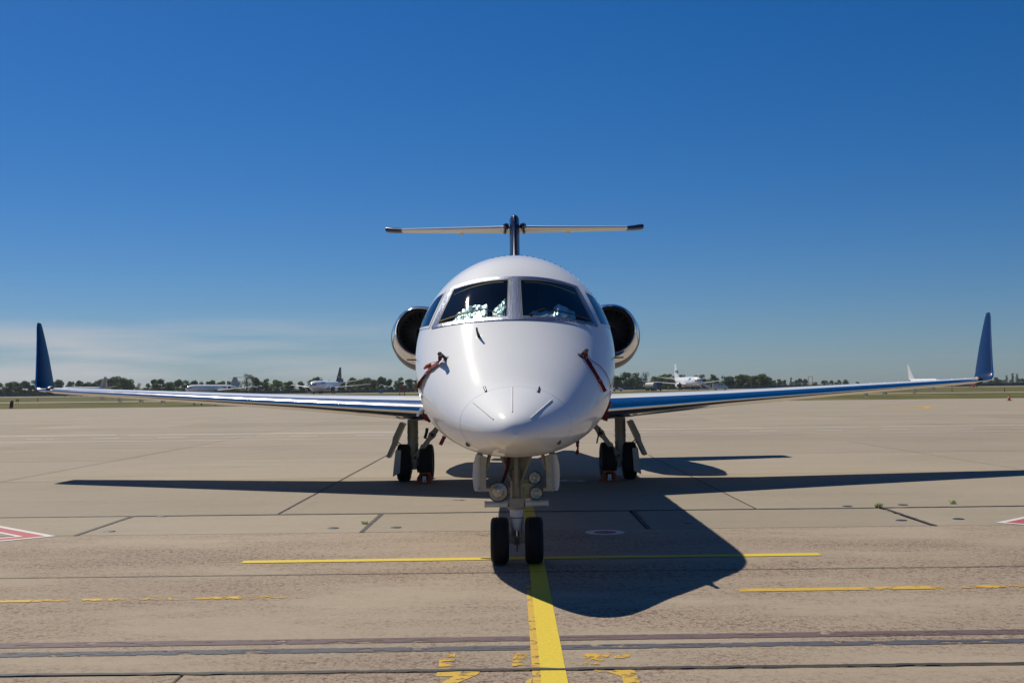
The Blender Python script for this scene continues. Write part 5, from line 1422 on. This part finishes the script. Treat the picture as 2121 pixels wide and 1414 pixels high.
def trunk_mesh(seed, h, w):
    random.seed(seed + 50); m = MB()
    m.tube([(0, 0, 0), (0.05, 0, h * 0.25), (-0.05, 0.05, h * 0.5), (0, 0, h * 0.82)], [0.035 * h, 0.028 * h, 0.018 * h, 0.005 * h], 7)
    for k in range(6):
        a = random.uniform(0, 6.28); z = h * random.uniform(0.22, 0.5)
        m.tube([(0, 0, z), (math.cos(a) * w * 0.2, math.sin(a) * w * 0.2, z + h * 0.14), (math.cos(a) * w * 0.36, math.sin(a) * w * 0.36, z + h * 0.30)], [0.012 * h, 0.008 * h, 0.003 * h], 5)
    return m.mesh('trunk', 'bark')
protos = {}
for i in range(5): protos['d%d' % i] = (crown_mesh('crown', 'leaf_dark', 100 + i, 1 * 10, 8.0 + 0.6 * (i % 3), 20 + i, 2600, 0.40), trunk_mesh(i, 10, 8))
for i in range(3): protos['m%d' % i] = (crown_mesh('crown', 'leaf_mid', 200 + i, 10, 8.2, 18 + i, 2200, 0.40), trunk_mesh(10 + i, 10, 8))
for i in range(2): protos['p%d' % i] = (crown_mesh('crown', 'leaf_pale', 300 + i, 10, 8.5, 18, 1100, 0.26), trunk_mesh(20 + i, 10, 8.5))
for i in range(2): protos['t%d' % i] = (crown_mesh('crown', 'leaf_dark', 400 + i, 10, 3.4, 22, 1100, 0.26, True, 0.05), trunk_mesh(30 + i, 10, 3))
for i in range(2): protos['b%d' % i] = (crown_mesh('crown', 'leaf_dark', 500 + i, 10, 16, 26, 1500, 0.55, False, 0.03), trunk_mesh(40 + i, 7, 8))
KIND = {'d': 'dark green tree', 'm': 'mid green tree', 'p': 'pale thin-leaved tree', 't': 'slim columnar poplar', 'b': 'low dense dark bush'}
def tree(px, top, D, kind, wk, where, group='trees along the far edge of the field'):
    p = AT(px, top, D); h = p.z; c, tr = protos[kind]
    t = thing('tree' if kind[0] != 'b' else 'bush', KIND[kind[0]] + ' ' + where, 'tree' if kind[0] != 'b' else 'bush', (p.x, D, 0), random.uniform(0, 6.28), group)
    inst('trunk', tr, t, scale=(h / 10 * wk, h / 10 * wk, h / 10))
    inst('crown', c, t, scale=(h / 10 * wk, h / 10 * wk, h / 10))
rnd = random.Random(5)
LT = [(-25, 789), (0, 791), (20, 790), (33, 788), (52, 788), (72, 787), (92, 789), (108, 788), (122, 784), (147, 788), (165, 787), (178, 786), (192, 787), (208, 783), (224, 781), (240, 777), (256, 783), (268, 783), (288, 792), (306, 793), (320, 786), (332, 785), (350, 789), (370, 785),
      (386, 787), (402, 788), (418, 790), (437, 785), (457, 784), (474, 788), (492, 788), (511, 772), (530, 780), (552, 783), (576, 781), (598, 787), (622, 789), (644, 784), (657, 779), (680, 786), (704, 783), (730, 781), (745, 780), (758, 780), (776, 784), (791, 779), (806, 784), (829, 781), (848, 783), (868, 780)]
RT = [(1262, 778), (1278, 776), (1297, 769), (1318, 771), (1337, 769), (1358, 774), (1371, 769), (1386, 773), (1400, 776), (1413, 775), (1430, 780), (1441, 776), (1454, 775), (1476, 774), (1499, 778), (1514, 777), (1532, 773), (1549, 771), (1562, 776), (1577, 772), (1590, 778)]
RF = [(1604, 787), (1613, 784), (1625, 786), (1638, 779), (1650, 786), (1657, 783), (1668, 784), (1705, 787), (1722, 787), (1738, 786), (1752, 785), (2032, 786), (2050, 783), (2062, 780), (2072, 785), (2085, 775), (2097, 771), (2106, 772), (2117, 783), (2135, 780)]
def label_pos(seq, i, side):
    return side
def near(px):
    marks = [(-30, 'at the far left edge'), (90, 'behind the left winglet'), (170, 'beside the gold tailed airliner'), (300, 'left of the T tail airliner'), (437, 'behind the T tail airliner'), (560, 'right of the T tail airliner'), (672, 'behind the navy tailed airliner'), (790, 'near the blue container'), (860, 'left of the fuselage'),
             (1290, 'just right of the right engine'), (1356, 'behind the fuel truck'), (1425, 'behind the blue striped airliner'), (1500, 'behind the minibus'), (1560, 'at the end of the dense wood'), (1650, 'far off beyond the right wing'), (1730, 'far off right of the orange frame'), (2060, 'around the right winglet'), (2110, 'at the far right edge')]
    return min(marks, key=lambda q: abs(q[0] - px))[1]
from collections import defaultdict
ALLT = []
for px, top in LT:
    k = rnd.choice(['d0', 'd1', 'd2', 'd3', 'd4', 'm0', 'm1']); D = rnd.uniform(528, 560); wk = rnd.uniform(0.8, 1.1)
    if px == 511: k, wk = 'p0', 1.15
    if px in (552, 576, 474, 457): k = 'm%d' % rnd.randint(0, 2)
    if px in (492, 288, 620): k = 'p1'
    ALLT.append((px, top, D, k, wk))
for px, top in RT:
    k = rnd.choice(['d0', 'd1', 'd2', 'd3', 'd4', 'm2', 'm1']); D = rnd.uniform(528, 560); wk = rnd.uniform(0.85, 1.1)
    if px == 1337: k, wk = 'p1', 0.95
    if px >= 1499: k = rnd.choice(['m0', 'm1', 'm2', 'd1'])
    ALLT.append((px, top, D, k, wk))
for px, top in RF:
    k = rnd.choice(['d0', 'd2', 'd4']); D = rnd.uniform(800, 900); wk = 0.9
    if px in (1638, 2085, 2097, 2106): k, wk = rnd.choice(['t0', 't1']), 1.15
    ALLT.append((px, top, D, k, wk))
# the shrubby understorey that closes the gaps at the foot of the trees
for px in range(-40, 880, 17): ALLT.append((px, rnd.uniform(797, 803) + (1060 - px) * 0.0108 - 2, rnd.uniform(562, 600), rnd.choice(['b0', 'b1']), 1.0))
for px in range(1262, 1600, 17): ALLT.append((px, rnd.uniform(784, 791), rnd.uniform(562, 600), rnd.choice(['b0', 'b1']), 0.8))
for px in list(range(1600, 1790, 22)) + list(range(1990, 2160, 15)): ALLT.append((px, rnd.uniform(788, 791) - (4 if px > 1900 else 0), rnd.uniform(900, 960), rnd.choice(['b0', 'b1']), 0.9))
for px in range(890, 1256, 19):                               # the row goes on behind the jet
    random.seed(px + 77); tree(px, rnd.uniform(774, 784), rnd.uniform(528, 560), rnd.choice(['d0', 'd1', 'd3', 'm1']), rnd.uniform(0.85, 1.1), 'hidden behind the body of the jet', 'trees hidden behind the jet')
groups = defaultdict(list)
for tt in ALLT: groups[(tt[3][0], near(tt[0]))].append(tt)
ORD = ['first', 'second', 'third', 'fourth', 'fifth', 'sixth', 'seventh', 'eighth', 'ninth', 'tenth', 'eleventh', 'twelfth']
for (kd, nr), lst in groups.items():
    lst.sort(key=lambda q: q[0])
    for i, (px, top, D, k, wk) in enumerate(lst):
        w = nr if len(lst) == 1 else nr + ', ' + ORD[min(i, 11)] + ' from the left'
        random.seed(int(px) + 999)
        tree(px, top, D, k, wk, w, 'bushes at the foot of the trees' if kd == 'b' else 'trees along the far edge of the field')
# ------------------------------------------------------------------ air: a faint even haze over the field
haze_m = bpy.data.materials.new('haze_air'); haze_m.use_nodes = True
hn = haze_m.node_tree.nodes; hn.clear()
ho = hn.new('ShaderNodeOutputMaterial'); hv = hn.new('ShaderNodeVolumePrincipled')
hv.inputs['Color'].default_value = (0.80, 0.90, 1.0, 1); hv.inputs['Density'].default_value = 0.00009
hv.inputs['Anisotropy'].default_value = 0.2
haze_m.node_tree.links.new(hv.outputs[0], ho.inputs['Volume'])
hz = MB().box((0, 520, 14.4), (1500, 1200, 31.2)).build('haze', haze_m, smooth=False)
hz['kind'] = 'stuff'; hz['label'] = 'faint bluish haze over the airfield'; hz['category'] = 'haze'
print('objects', len(bpy.data.objects))
